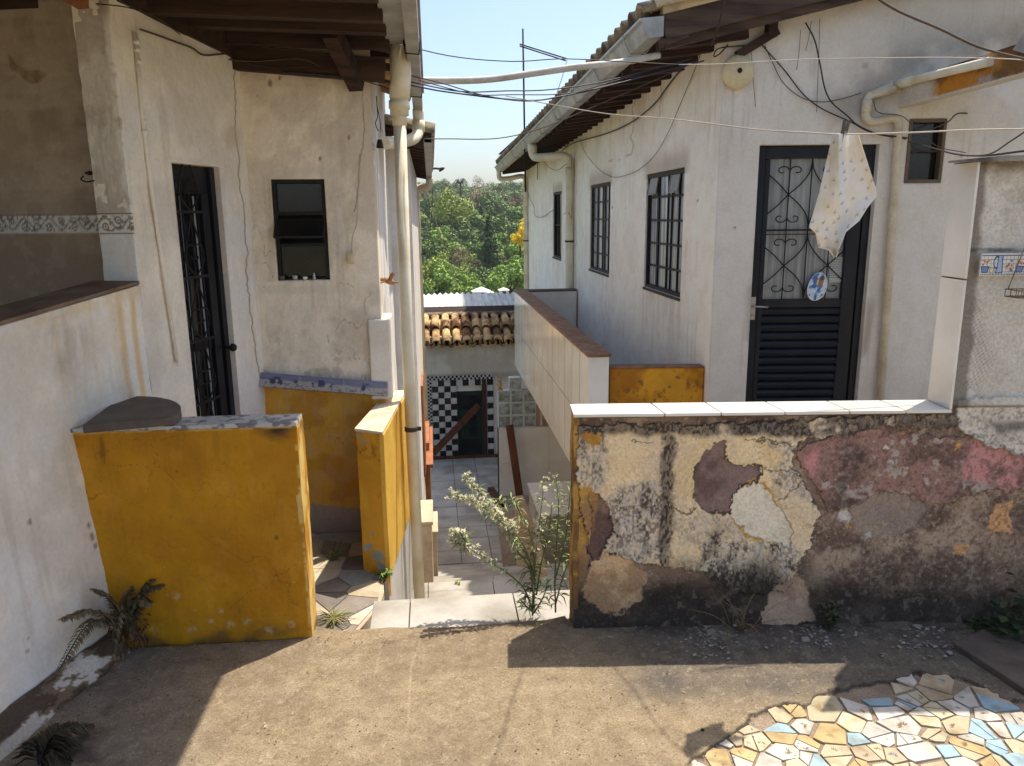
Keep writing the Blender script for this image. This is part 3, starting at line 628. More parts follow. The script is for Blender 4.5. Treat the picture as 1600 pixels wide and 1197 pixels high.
pipe(spline([(1.37, 15.6, 2.46), (1.37, 15.6, 2.36), (1.41, 15.6, 2.31), (1.6, 15.62, 2.32), (1.82, 15.66, 2.36), (1.90, 15.66, 2.30), (1.905, 15.66, 2.1)], 5) + [(1.905, 15.66, -2)], .048, RH, collars=[((1.905, 15.66, 2.2), (1.905, 15.66, 2.1))], clips=[(1.905, 15.66, 1.1)])
# drain pipe beside the door
qa = [fws(1352, 152), fws(1350, 170), fws(1350, 186), fws(1362, 192), fws(1386, 186), fws(1398, 188), fws(1400, 200)]
pp = [fw(s, z, .035) for s, z in qa]; s_, z_ = fws(1372, 640)
pipe([fw(fws(1395, 140)[0], fws(1395, 140)[1], .035)] + spline(pp, 4) + [fw(s_ + .0, z_ - .2, .035)], .027, RH, 'drain_pipe', mat=M('painted_pipe', C(222, 208, 184), C(196, 178, 146), scale=6, rough=.6), collars=[(fw(qa[0][0], qa[0][1] - .02, .035), fw(qa[1][0], qa[1][1] - .03, .035)), (fw(qa[5][0] + .01, qa[5][1] - .06, .035), fw(qa[5][0] + .01, qa[5][1] - .1, .035))])

# ---- stained concrete canopy beam coming out of the front wall, with its pipe
BX = 3.12
def canopy():
    ya = 5.09; P = lambda px, py: hx(px, py, BX)
    y1, y0 = ya, 3.2
    nu, nv = 150, 26; V = []; Vc = []
    ys = np.linspace(y1, y0, nu); tt = np.linspace(0, 1, nv); YY, TT = np.meshgrid(ys, tt); y = YY.ravel(); t = TT.ravel()
    zb = 2.275 + .02 * (y1 - y); zt = zb + .165; z = zb + (zt - zb) * t; x = BX + (fbm(y * 9, z * 9, 4, 2) - .5) * .02
    px, py = proj(np.stack([x, y, z], 1)); col = np.repeat(C(196, 130, 48)[None], len(y), 0)
    col = mixc(col, C(96, 76, 52), ss(fbm(y * 5, z * 8, 5, 3), .48, .7) * .8)
    col = mixc(col, C(58, 50, 44), ss(t, .55, 1) * ss(fbm(y * 7, z * 7, 4, 13), .3, .6) * .9)
    col = mixc(col, C(212, 202, 184), ss(1462 - px, -8, 14)); col = mixc(col, C(170, 162, 152), (1 - ss(np.abs(px - 1537 + (py - 120) * .1), 6, 24)) * ss(fbm(y * 25, z * 25, 3, 8), .3, .6) * .85)
    col = mixc(col, C(222, 212, 194), 1 - ss(t, .05, .09))
    I = np.arange(len(y)).reshape(nv, nu); F = np.stack([I[:-1, :-1], I[:-1, 1:], I[1:, 1:], I[1:, :-1]], -1).reshape(-1, 4)
    V = np.stack([x, y, z], 1); k = len(V)
    top = V[I[-1]] + [.5, 0, .0]; bot = V[I[0]] + [.09, 0, .004]; V = np.concatenate([V, top, bot]); T = np.arange(k, k + nu); B_ = np.arange(k + nu, k + 2 * nu)
    F = np.concatenate([F, np.stack([I[-1, :-1], I[-1, 1:], T[1:], T[:-1]], 1), np.stack([B_[:-1], B_[1:], I[0, 1:], I[0, :-1]], 1)])
    col = np.concatenate([col, col[I[-1]] * .6, np.repeat(C(206, 194, 174)[None], nu, 0)])
    cb = mesh('canopy', V, F, m_erode, RH, None, True, col)
    b = MB(); b.tube([fw(fws(1352, 152)[0], fws(1352, 152)[1], .035), hx(1400, 133, BX - .02), hx(1440, 122, BX - .02), hx(1548, 96, BX - .02)], .026, 12); b.tube([hx(1398, 133.5, BX - .02), hx(1425, 126, BX - .02)], .03, 12)
    b.build('canopy_pipe', m_pvc, cb)
    b = MB(); e = hx(1575, 82, BX)
    b.prism([hx(1582, 78, BX - .03), hx(1600, 52, BX - .03), hx(1660, 30, BX - .03), hx(1660, 72, BX - .03), hx(1602, 84, BX - .03)], (.3, 0, 0)); b.build('gutter_end', m_gut, RH)
canopy()
# round bell under the eave
ba = fw(-.0, 2.512, .03) + np.array([.0, 0, 0])
b = MB(); b.lathe(fw(fws(1150, 114)[0], fws(1150, 114)[1], .012), [(.03, 0), (.03, .02), (.098, .02), (.108, .028), (.105, .04), (.09, .056), (.06, .068), (.03, .073), (.0001, .075)], 28, axis=(FN[0] * 1, FN[1], 0))
bell = tag(b.build('bell', m_cream), 'round cream metal bell fixed on the house corner under the eave', 'bell')
b = MB(); b.lathe(fw(fws(1150, 114)[0], fws(1150, 114)[1], .086), [(.016, 0), (.016, .004), (.006, .006), (.0001, .01)], 12, axis=(FN[0], FN[1], 0)); b.build('screw', m_iron, bell)

# ================================================================== BALCONY PARAPET of the right house
def balcony():
    root = thing('balcony_parapet', 'long white-tiled balcony parapet with brown coping beside the right house', 'parapet', (1.17, 5.35, -.43))
    b = MB(); x0, x1, y0, y1, zb, zt = 1.10, 1.25, 5.35, 10.4, -.43, .60
    b.box(x0 + .0022, x1 - .008, y0 + .008, y1, zb + .004, zt - .002); b.box(x0 + .008, 1.93, y1 - .15, y1, zb + .004, zt - .004, 1); b.build('wall', [M('parapet_grout', C(92, 76, 60)), m_white], root)
    b = MB(); w = .335
    for row, (za, ze) in enumerate(((zb, .085), (.089, zt))):
        k = 0; y = y0
        while y < y1 - .02:
            e = min(y + w, y1); b.box(x0 - random.uniform(0, .001), x0 + .0028, y + .008, e - .008, za, ze - .004); y = e
        b.box(x0 + .0, x1 - .001, y0 - .0, y0 + .0075, za + .001, ze - .001)
    b.build('tiles', M('parapet_tile', C(248, 242, 230), C(236, 226, 206), rough=.14, spec=.5, bump=.04, scale=2, bscale=12, fine=.03), root)
    b = MB(); y = y0 - .02
    while y < y1: 
        e = min(y + .21, y1 + .02); b.box(x0 - .012, x1 + .012, y + .002, e - .002, zt, zt + .022 + random.uniform(0, .002)); y = e
    b.build('coping', m_terra, root, bevel=.003)
    b = MB(); b.box(x0 + .01, x1 - .01, y0 + .01, y1 - .01, zt - .004, zt + .012); b.box(x1 - .01, 1.93, y1 - .16, y1 + .01, zt - .002, zt + .02); b.build('bed_mortar', m_joint, root)
    b = MB(); b.box(1.16, 1.94, 5.45, 10.2, -.42, -.26); b.build('slab', m_white, root)
balcony()
def yellow_panel():
    def cf(px, py, s, z):
        col = np.repeat(C(228, 162, 42)[None], len(s), 0); n = fbm(s * 30, z * 30, 4, 5)
        col = mixc(col, C(186, 120, 24), ss(fbm(s * 5, z * 5, 4, 8), .45, .65)); return mixc(col, C(120, 92, 50), ss(n, .66, .7) * .8)
    wallgrid('yellow_low_wall', (1.262, 5.38), (1.94, 5.30), -.3, .505, 80, 80, m_yel, None, cf, None, [], .1)
    o = bpy.data.objects['yellow_low_wall']; tag(o, 'short mustard-yellow wall panel between the balcony parapet and the house corner', 'low wall')
    b = MB(); b.prism([(1.262, 5.375, .506), (1.94, 5.295, .506), (1.94, 5.40, .506), (1.262, 5.485, .506)], (0, 0, .012)); b.build('coping', m_terra, o)
yellow_panel()

# ================================================================== ERODED WALL
EA, EB = np.array([.512, 2.712]), np.array([2.035, 2.572]); ED = (EB - EA) / np.linalg.norm(EB - EA); EN = np.array([ED[1], -ED[0]])
def ew(s, z, o=0.): p = EA + ED * s + EN * o; return np.array([p[0], p[1], z])
def ews(px, py): p = hp(px, py, EA, EB); return (p[:2] - EA) @ ED, p[2]
def eroded():
    root = thing('eroded_wall', 'low wall with peeling cream and pink plaster, black mildew and a white tiled coping', 'low wall', (1.2, 2.65, 0))
    P_cream = [(905, 668), (1180, 664), (1300, 655), (1500, 648), (1500, 668), (1440, 676), (1400, 668), (1352, 674), (1310, 686), (1262, 690), (1240, 705), (1247, 735), (1262, 762), (1277, 790), (1284, 806), (1272, 830), (1270, 862), (1255, 870), (1248, 900), (1235, 925), (1195, 935), (1150, 930), (1100, 900), (1000, 882), (950, 866), (925, 880), (905, 800)]
    P_pur = [(1088, 790), (1086, 748), (1102, 712), (1118, 694), (1136, 693), (1141, 724), (1160, 730), (1190, 731), (1188, 756), (1165, 760), (1148, 780), (1143, 802), (1120, 806)]
    P_whi = [(1143, 802), (1150, 775), (1175, 757), (1198, 760), (1220, 792), (1243, 836), (1236, 856), (1205, 850), (1170, 838)]
    P_lp = [(922, 770), (940, 778), (955, 808), (960, 834), (948, 858), (928, 880), (918, 892), (921, 850), (926, 806)]
    P_lo = [(896, 765), (925, 762), (938, 785), (930, 818), (920, 845), (912, 900), (898, 960), (894, 850)]
    P_o2 = [(913, 680), (936, 678), (939, 696), (925, 701), (914, 694)]
    P_tan = [(925, 880), (945, 866), (985, 876), (1012, 900), (1006, 940), (960, 965), (930, 952), (912, 930)]
    P_pink = [(1245, 708), (1290, 692), (1335, 678), (1390, 669), (1440, 684), (1500, 686), (1530, 682), (1600, 712), (1640, 712), (1640, 775), (1560, 768), (1500, 786), (1470, 792), (1420, 780), (1380, 770), (1356, 790), (1300, 805), (1282, 765), (1255, 732)]
    P_pk2 = [(1508, 706), (1525, 690), (1600, 716), (1640, 716), (1640, 772), (1556, 764), (1512, 752)]
    P_pk3 = [(1250, 712), (1282, 705), (1284, 730), (1270, 750), (1258, 735)]
    P_uw = [(1500, 628), (1640, 622), (1640, 712), (1590, 712), (1560, 700), (1535, 692), (1520, 682), (1500, 668)]
    P_tl = [(1190, 965), (1215, 925), (1250, 897), (1262, 915), (1268, 945), (1278, 975), (1190, 990)]
    P_chk = [(1420, 905), (1500, 840), (1640, 800), (1640, 900)]
    bricks = [[(1553, 806), (1584, 800), (1588, 834), (1552, 838)], [(1497, 856), (1519, 852), (1521, 872), (1495, 873)], [(1560, 790), (1590, 788), (1592, 802), (1562, 806)]]
    def fields(px, py, s, z):
        wx = px + 15 * (fbm(s * 24, z * 24, 4, 101) - .5) + 7 * (fbm(s * 95, z * 95, 2, 103) - .5)
        wy = py + 15 * (fbm(s * 24, z * 24, 4, 102) - .5) + 7 * (fbm(s * 95, z * 95, 2, 104) - .5)
        return wx, wy
    def cf(px, py, s, z):
        wx, wy = fields(px, py, s, z); N = lambda k, o, sd, kz=None: fbm(s * k, z * (kz or k), o, sd)
        col = np.repeat(C(132, 104, 84)[None], len(s), 0)
        col = mixc(col, C(96, 74, 60), ss(N(9, 5, 1), .40, .62)); col = mixc(col, C(172, 144, 116), ss(N(6, 4, 2), .58, .74) * .8)
        col = mixc(col, C(176, 152, 126), ss(N(60, 3, 3), .62, .7) * .5)
        pk = ss(sdf(wx, wy, P_pink), -1, 1)
        pc = np.repeat(C(142, 102, 90)[None], len(s), 0); pc = mixc(pc, C(104, 74, 64), ss(N(10, 5, 4), .42, .6)); pc = mixc(pc, C(176, 158, 144), ss(N(24, 4, 5), .6, .68) * .8)
        pc = mixc(pc, C(196, 126, 120), np.maximum(ss(sdf(wx, wy, P_pk2), -8, 10), ss(sdf(wx, wy, P_pk3), -4, 6)) * ss(N(8, 4, 6), .25, .5)); pc = mixc(pc, C(174, 120, 106), ss(N(5, 4, 16), .55, .7) * .5)
        pc = mixc(pc, C(74, 58, 50), (1 - ss(np.abs(px - 1332 + 20 * (N(10, 3, 7) - .5)), 8, 34)) * ss(N(16, 4, 8), .3, .6) * .9)
        col = col * (1 - pk[:, None]) + pc * pk[:, None]
        cr = ss(sdf(wx, wy, P_cream), -1, 1)
        cc = np.repeat(C(250, 216, 162)[None], len(s), 0); cc = mixc(cc, C(232, 202, 160), ss(N(6, 5, 9), .42, .62)); cc = mixc(cc, C(232, 194, 126), ss(N(7, 4, 10), .58, .72) * .6)
        st1 = ss(N(115, 4, 71, 85), .46, .6) * ss(N(24, 3, 70), .2, .5); st2 = ss(N(130, 3, 72, 50), .46, .6)
        PG = [[(952, 780), (985, 765), (1040, 752), (1044, 868), (1000, 884), (945, 868)], [(1196, 690), (1262, 690), (1277, 785), (1240, 770), (1212, 745), (1222, 712)], [(1100, 845), (1250, 850), (1262, 900), (1235, 925), (1150, 932), (1095, 890)], [(900, 668), (948, 668), (952, 760), (920, 770), (900, 760)], [(1050, 802), (1140, 808), (1180, 845), (1120, 860), (1060, 850)], [(1140, 666), (1500, 650), (1500, 668), (1400, 676), (1300, 690), (1140, 674)]]
        gw2 = np.zeros(len(s))
        for q, a_ in zip(PG, (1, .8, .9, .75, .5, .9)): gw2 = np.maximum(gw2, a_ * ss(sdf(wx + 12 * (N(12, 3, 73) - .5), wy + 12 * (N(12, 3, 74) - .5), q), -8, 6))
        cc = mixc(cc, C(190, 178, 164), gw2 * (.45 + .5 * st2)); cc = mixc(cc, C(92, 78, 66), gw2 * st1 * .75)
        cc = mixc(cc, C(176, 150, 112), st1 * st2 * .35 * ss(N(8, 4, 75), .45, .6))
        md = (1 - ss(np.abs(wx - 1044 + (py - 760) * .03 + 8 * (N(12, 3, 76) - .5)), 5, 15)) * ss(py, 660, 690) * (.75 + .25 * st2)
        md = np.maximum(md, (1 - ss(py - 668 - 16 * N(16, 3, 12, 5), 2, 12)) * ss(N(11, 4, 13, 6), .28, .42) * (.8 + .2 * st1))
        md = np.maximum(md, (1 - ss(np.abs(px - 1118 + (py - 850) * .3 + 14 * (N(14, 3, 77) - .5)), 4, 24)) * ss(py, 800, 850) * (.6 + .4 * st1))
        md = np.maximum(md, ss(py + 40 * (N(9, 4, 78) - .5), 862, 905) * ss(1245 - px, 0, 40) * ss(px, 985, 1030) * (.7 + .3 * (1 - st2)))
        md = np.maximum(md, ss(N(26, 5, 14, 12), .57, .63) * np.clip(gw2 * .8 + ss(px, 1190, 1230) * .6, 0, 1) * (.5 + .5 * st1))
        cc = mixc(cc, C(54, 45, 40), md)
        fl = ss(N(60, 3, 79, 45), .6, .66) * ss(py, 850, 880) * ss(1200 - px, 0, 60) * ss(px, 1020, 1050); cc = mixc(cc, C(206, 190, 160), fl * .8)
        ck = np.minimum(seg(wx, wy, [(1165, 690), (1200, 688), (1240, 700)]), seg(wx, wy, [(1165, 735), (1230, 738), (1255, 748)])); ck = np.minimum(ck, seg(wx, wy, [(1050, 800), (1075, 806), (1090, 798)])); ck = np.minimum(ck, seg(wx, wy, [(990, 690), (1005, 695), (1020, 692)])); ck = np.minimum(ck, seg(wx, wy, [(1200, 762), (1212, 785), (1232, 780), (1250, 765), (1258, 750)])); ck = np.minimum(ck, seg(wx, wy, [(960, 785), (975, 770), (965, 800), (1010, 790), (1028, 805)]))
        cc = mixc(cc, C(70, 54, 42), (1 - ss(ck, .6, 1.8)) * .85)
        v2 = np.abs(N(13, 3, 51) - .5); cc = mixc(cc, C(110, 90, 70), (1 - ss(v2, .004, .014)) * .45 * ss(px, 1150, 1200))
        col = col * (1 - cr[:, None]) + cc * cr[:, None]
        def lay(P, c, c2, sd, soft=1.):
            nonlocal col
            m = ss(sdf(wx, wy, P), -soft, soft); q = np.repeat(C(*c)[None], len(s), 0); q = mixc(q, C(*c2), ss(N(12, 5, sd), .4, .65)); col = col * (1 - m[:, None]) + q * m[:, None]
        lay(P_pur, (132, 104, 96), (98, 74, 66), 21); lay(P_lp, (136, 106, 92), (96, 70, 62), 22); lay(P_lo, (196, 142, 62), (150, 108, 64), 23, 4)
        d = sdf(wx, wy, P_whi); col = mixc(col, C(206, 148, 54), ss(d, -6, -3) * (1 - ss(d, -1, 1)) * ss(N(9, 3, 24), .35, .5)); lay(P_whi, (244, 228, 198), (224, 206, 176), 25)
        lay(P_o2, (206, 146, 52), (176, 116, 40), 26); lay(P_tan, (226, 182, 130), (176, 134, 92), 27, 3); lay(P_tl, (178, 144, 114), (150, 120, 96), 28)
        lay(P_uw, (218, 208, 190), (196, 184, 166), 29)
        for B_ in bricks: lay(B_, (212, 150, 92), (186, 120, 70), 30)
        for q in ((1372, 830), (1386, 822), (1337, 828), (1420, 680), (1500, 700)): col = mixc(col, C(212, 150, 60), 1 - ss(np.hypot(wx - q[0], wy - q[1]), 2, 5))
        for q, w_ in (((1398, 727), 7), ((1325, 812), 12), ((1365, 842), 6), ((1392, 700), 5), ((1085, 795), 4)): col = mixc(col, C(206, 196, 182), 1 - ss(np.hypot(wx - q[0], wy - q[1]), w_ * .5, w_))
        for P_, w_ in ((P_cream, .8), (P_pur, .9), (P_lp, .8), (P_pink, .7), (P_uw, .6), (P_whi, .5)): col = mixc(col, C(64, 50, 42), (1 - ss(np.abs(sdf(wx, wy, P_)), .5, 1.7)) * w_ * ss(N(20, 3, 80), .25, .5))  # shade of the relief gaps painted as thin dark lines along layer edges
        st3 = ss(N(90, 3, 81, 80), .56, .62); col = mixc(col, C(186, 160, 136), st3 * ss(px, 1270, 1300) * .2); col = mixc(col, C(60, 48, 42), ss(N(80, 3, 82, 70), .57, .63) * ss(px, 1265, 1300) * .5)
        lt = ss(sdf(wx, wy, [(1335, 795), (1360, 780), (1400, 772), (1440, 782), (1460, 800), (1420, 840), (1370, 850), (1340, 830)]), -4, 8); col = mixc(col, C(150, 132, 116), lt * .6)
        # rising damp and soot along the foot, dark drips under the coping and at the upper plaster
        ft = ss(py + 70 * (N(7, 5, 31) - .5), 872, 950) * np.clip(1.15 - ss(np.abs(px - 965), 0, 40) * 0, 0, 1)
        keep = np.maximum(ss(sdf(wx, wy, P_tl), -3, 3), ss(sdf(wx, wy, P_tan), -3, 3) * .7)
        col = mixc(col, C(34, 28, 24), ft * (1 - keep) * (.82 + .18 * N(18, 4, 32)))
        sp = ss(N(34, 4, 33), .62, .7) * ss(py, 850, 900); col = mixc(col, C(140, 122, 104), sp * .25)
        up = ss(py, 600, 660) * 0 + (1 - ss(np.abs(py - 664 - 12 * N(10, 3, 34)), 2, 16)) * ss(px, 1380, 1440) * ss(N(14, 4, 35), .3, .55); col = mixc(col, C(74, 66, 58), up * .8)
        # clean-plastered upper part at the right
        tp = ss(z, .878, .886) * ss(s, 1.40, 1.402)
        uc = np.repeat(C(206, 198, 184)[None], len(s), 0); uc = mixc(uc, C(184, 174, 158), ss(N(5, 5, 36), .4, .65)); uc = mixc(uc, C(222, 216, 206), ss(N(7, 4, 37), .58, .7) * .6)
        eg = (1 - ss(px - 1503 + (py - 640) * .087 - 12 * N(14, 3, 38), 1, 12)); uc = mixc(uc, C(92, 80, 66), eg * .8); uc = mixc(uc, C(86, 72, 56), (1 - ss(z * -1 + 1.775 - .02 * N(20, 3, 39), .0, .05)) * .8); uc = mixc(uc, C(74, 64, 54), (1 - ss(np.abs(z - .886), .0, .012)) * .8)
        d = np.minimum(np.hypot((px - 1538) * .8, py - 560) - 6, seg(px, py, [(1528, 470), (1533, 530), (1545, 555), (1530, 600)])); uc = mixc(uc, C(112, 102, 92), (1 - ss(d, 2, 22)) * ss(np.sin(px * .9 + py * .35) * np.sin(py * .7), -.3, .5) * .5)
        uc = mixc(uc, C(60, 50, 42), (1 - ss(np.abs(z - 1.462), .002, .012)) * ss(N(20, 3, 40), .2, .5) * .8)
        return col * (1 - tp[:, None]) + uc * tp[:, None]
    def df(px, py, s, z):
        wx, wy = fields(px, py, s, z); d = (fbm(s * 8, z * 8, 5, 61) - .5) * .012 + (fbm(s * 50, z * 50, 3, 62) - .5) * .004
        d += .010 * ss(sdf(wx, wy, P_cream), -.8, .8) + .006 * ss(sdf(wx, wy, P_pink), -.8, .8) - .009 * ss(sdf(wx, wy, P_pur), -.8, .8) - .010 * ss(sdf(wx, wy, P_lp), -.8, .8) - .005 * ss(sdf(wx, wy, P_whi), -.8, .8) + .012 * ss(sdf(wx, wy, P_uw), -.8, .8) - .004 * ss(sdf(wx, wy, P_tl), -.8, .8)
        d += .006 * ss(z, .878, .886) * ss(s, 1.398, 1.402)
        return d + .03 * ss(py, 940, 985) * fbm(s * 6, z, 3, 63) - .03
    SJ = (np.array([1.905, 2.584]) - EA) @ ED
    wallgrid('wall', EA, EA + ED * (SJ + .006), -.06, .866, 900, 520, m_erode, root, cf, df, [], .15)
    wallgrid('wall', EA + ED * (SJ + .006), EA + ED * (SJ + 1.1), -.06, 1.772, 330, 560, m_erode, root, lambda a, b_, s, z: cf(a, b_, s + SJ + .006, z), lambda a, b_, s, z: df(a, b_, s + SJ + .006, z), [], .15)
    b = MB(); b.prism([ew(SJ + 1.1, -.06), ew(SJ + 2.2, -.06), ew(SJ + 2.2, 1.772), ew(SJ + 1.1, 1.772)], np.append(-EN * .15, 0)); b.build('wall', m_white, root)
    # left end, ochre and chipped
    def ce(px, py, s, z):
        col = np.repeat(C(190, 138, 60)[None], len(s), 0); col = mixc(col, C(110, 78, 44), ss(fbm(s * 30, z * 9, 4, 3), .42, .6)); col = mixc(col, C(70, 52, 40), ss(fbm(s * 20, z * 14, 4, 5), .55, .68) * ss(z, .4, .8)); return mixc(col, C(60, 48, 40), ss(.16 - z, 0, .14) * .8)
    p0, p1 = EA - EN * .15 - ED * .005, EA + EN * .002 - ED * .005 - EN * .028; wallgrid('wall_end', p0, p1, -.06, .862, 24, 120, m_erode, root, ce, lambda px, py, s, z: (fbm(s * 20, z * 12, 4, 8) - .5) * .014, [], .02)
    b = MB(); cuts = [ews(q, 655)[0] for q in (905, 1038, 1127, 1226, 1327, 1414, 1468)]; cuts[0] = -.012; cuts[-1] = SJ + .0   # tiled coping
    for k in range(6):
        s0, s1 = cuts[k] + .003, cuts[k + 1] - .003; j = random.uniform(-.002, .002)
        b.prism([ew(s0, .868, .004 + j), ew(s1, .868, .004 - j), ew(s1 - (.02 if k < 5 else 0), .868, -.158), ew(s0 - .02 if k else s0, .868, -.158)], (0, 0, .012))
    b.build('coping_tiles', m_tile, root, bevel=.0015); b = MB(); b.prism([ew(.0, .862, -.006), ew(SJ, .862, -.006), ew(SJ, .862, -.15), ew(.0, .862, -.15)], (0, 0, .012)); b.build('bed_mortar', m_joint, root)
    b = MB(); zj = ews(1490, 437)[1]      # tile-clad end of the taller part
    for z0, z1 in ((.882, zj - .003), (zj + .003, 1.766)): b.prism([ew(SJ - .002, z0, .002), ew(SJ - .002, z1, .002), ew(SJ - .002, z1, -.15), ew(SJ - .002, z0, -.15)], np.append(-ED * .009, 0))
    b.build('end_tiles', m_tile, root)
    b = MB(); a_ = ews(1476, 254)
    b.prism([ew(SJ - .125, 1.762, .02), ew(SJ + .06, 1.778, .025), ew(SJ + 1.2, 1.786, .03), ew(SJ + 1.2, 1.786, -.2), ew(SJ + .04, 1.778, -.18), ew(SJ - .03, 1.770, -.10)], (0, 0, .007)); b.build('capping_sheet', M('thin_slate_sheet', C(150, 146, 140), C(70, 66, 62), rough=.5), root)
    # decorated tile band
    s0 = ews(1531, 405)[0]; z0, z1 = 1.372, 1.452
    ws = .25; nu, nv = 210, 76; U, Vv = np.meshgrid(np.linspace(0, 1, nu), np.linspace(0, 1, nv)); u, v = U.ravel() * ws / .08, Vv.ravel()
    col = np.repeat(C(218, 216, 210)[None], len(u), 0); jm = (np.abs((u * 6) % 1 - .5) > .45) | (np.abs((v * 5.5) % 1 - .5) > .45); col[jm & (v > .12)] = C(120, 118, 120)
    def put(P, c, ol=None):
        nonlocal col
        d = sdf(u, v, P); col = mixc(col, C(*c), ss(d, -.01, .01)); 
        if ol: col = mixc(col, C(*ol), (1 - ss(np.abs(d), .012, .03)))
    for ux in (0, 1.55):
        put([(ux + .12, .16), (ux + .34, .16), (ux + .42, .42), (ux + .06, .42)], (110, 134, 176), (50, 60, 90))
        for kx in range(9): col = mixc(col, C(*random.choice([(196, 130, 84), (180, 100, 70), (120, 84, 70), (206, 160, 110)])), 1 - ss(np.hypot(u - ux - .08 - .04 * kx, v - .5 - .22 * random.random()), .03, .06))
        put([(ux + .44, .14), (ux + .62, .14), (ux + .64, .36), (ux + .46, .38)], (216, 204, 166), (150, 140, 110))
        put([(ux + .72, .14), (ux + 1.02, .14), (ux + 1.0, .55), (ux + .97, .78), (ux + 1.02, .9), (ux + .80, .93), (ux + .79, .78), (ux + .78, .5)], (160, 176, 206), (52, 62, 98))
        dd = np.abs(np.hypot((u - ux - .74) * 1.1, (v - .6) * .6) - .15); col = mixc(col, C(58, 68, 106), (1 - ss(dd, .015, .035)) * (u < ux + .8))
        for kx in range(16): col = mixc(col, C(*random.choice([(186, 110, 60), (150, 80, 60), (110, 90, 120), (214, 190, 150)])), 1 - ss(np.hypot(u - ux - 1.08 - .36 * random.random(), v - .2 - .55 * random.random() * (1 - .4 * random.random())), .03, .07))
    col[(v > .93) | (v < .03)] = C(214, 210, 202); col[((v < .93) & (v > .89)) | ((v > .03) & (v < .1) & ((u * 14) % 1 < .6))] = C(64, 68, 98); col[(u < .03)] = C(196, 190, 178)
    Vp = [ew(s0 + ws * a, z0 + (z1 - z0) * c, .0055) for a, c in zip(U.ravel(), Vv.ravel())]; I = np.arange(nu * nv).reshape(nv, nu); Fq = np.stack([I[:-1, :-1], I[:-1, 1:], I[1:, 1:], I[1:, :-1]], -1).reshape(-1, 4)
    o = mesh('tile_band', Vp, Fq, m_attr, root, None, False, col); md = o.modifiers.new('s', 'SOLIDIFY'); md.thickness = .008
    return SJ
SJ = eroded()
b = MB(); q = lambda px, py, o=.03: ew(*ews(px, py), o)     # wire soap rack hanging on the tall part
rk = lambda s, z, o: ew(s, z, o)
s0, z0 = ews(1566, 462); s1 = s0 + .16
b.tube([rk(s0, z0, .014), rk(s1, z0, .014), rk(s1, z0, .085), rk(s0, z0, .085), rk(s0, z0, .014)], .002, 5); b.tube([rk(s0, z0 + .025, .014), rk(s0, z0 + .025, .085), rk(s1, z0 + .025, .085), rk(s1, z0 + .025, .014), rk(s0, z0 + .025, .014)], .002, 5)
for i in range(9): s_ = s0 + .16 * i / 8; b.tube([rk(s_, z0 + .025, .085), rk(s_, z0, .085), rk(s_, z0, .014), rk(s_, z0 + .025, .014)], .0016, 4)
b.tube(spline([rk(s0 + .005, z0 + .025, .02), rk(s0 + .05, z0 + .19, .02), rk(s0 + .07, z0 + .26, .018), rk(s0 + .06, z0 + .30, .016), rk(s0 + .08, z0 + .33, .016), rk(s0 + .10, z0 + .30, .016), rk(s0 + .09, z0 + .26, .018), rk(s0 + .11, z0 + .19, .02), rk(s1 - .005, z0 + .025, .02)], 6), .0022, 5)
tag(b.build('soap_rack', M('rusty_wire', C(110, 92, 74), C(150, 132, 110), scale=30, rough=.5, metal=.5)), 'rusty wire soap rack hanging over the decorated tile band', 'soap rack')
b = MB(); b.prism([tuple(hz(1488, 1012, 0)[:2]) + (-.005,), tuple(hz(1540, 1045, 0)[:2]) + (-.005,), tuple(hz(1610, 1092, 0)[:2]) + (-.005,), (2.9, 2.1, -.005), (2.9, 2.44, -.005), (2.12, 2.52, -.005)], (0, 0, .026)); tag(b.build('slab', m_stone, bevel=.004), 'flat dark stone slab lying at the right edge of the yard', 'stone slab')

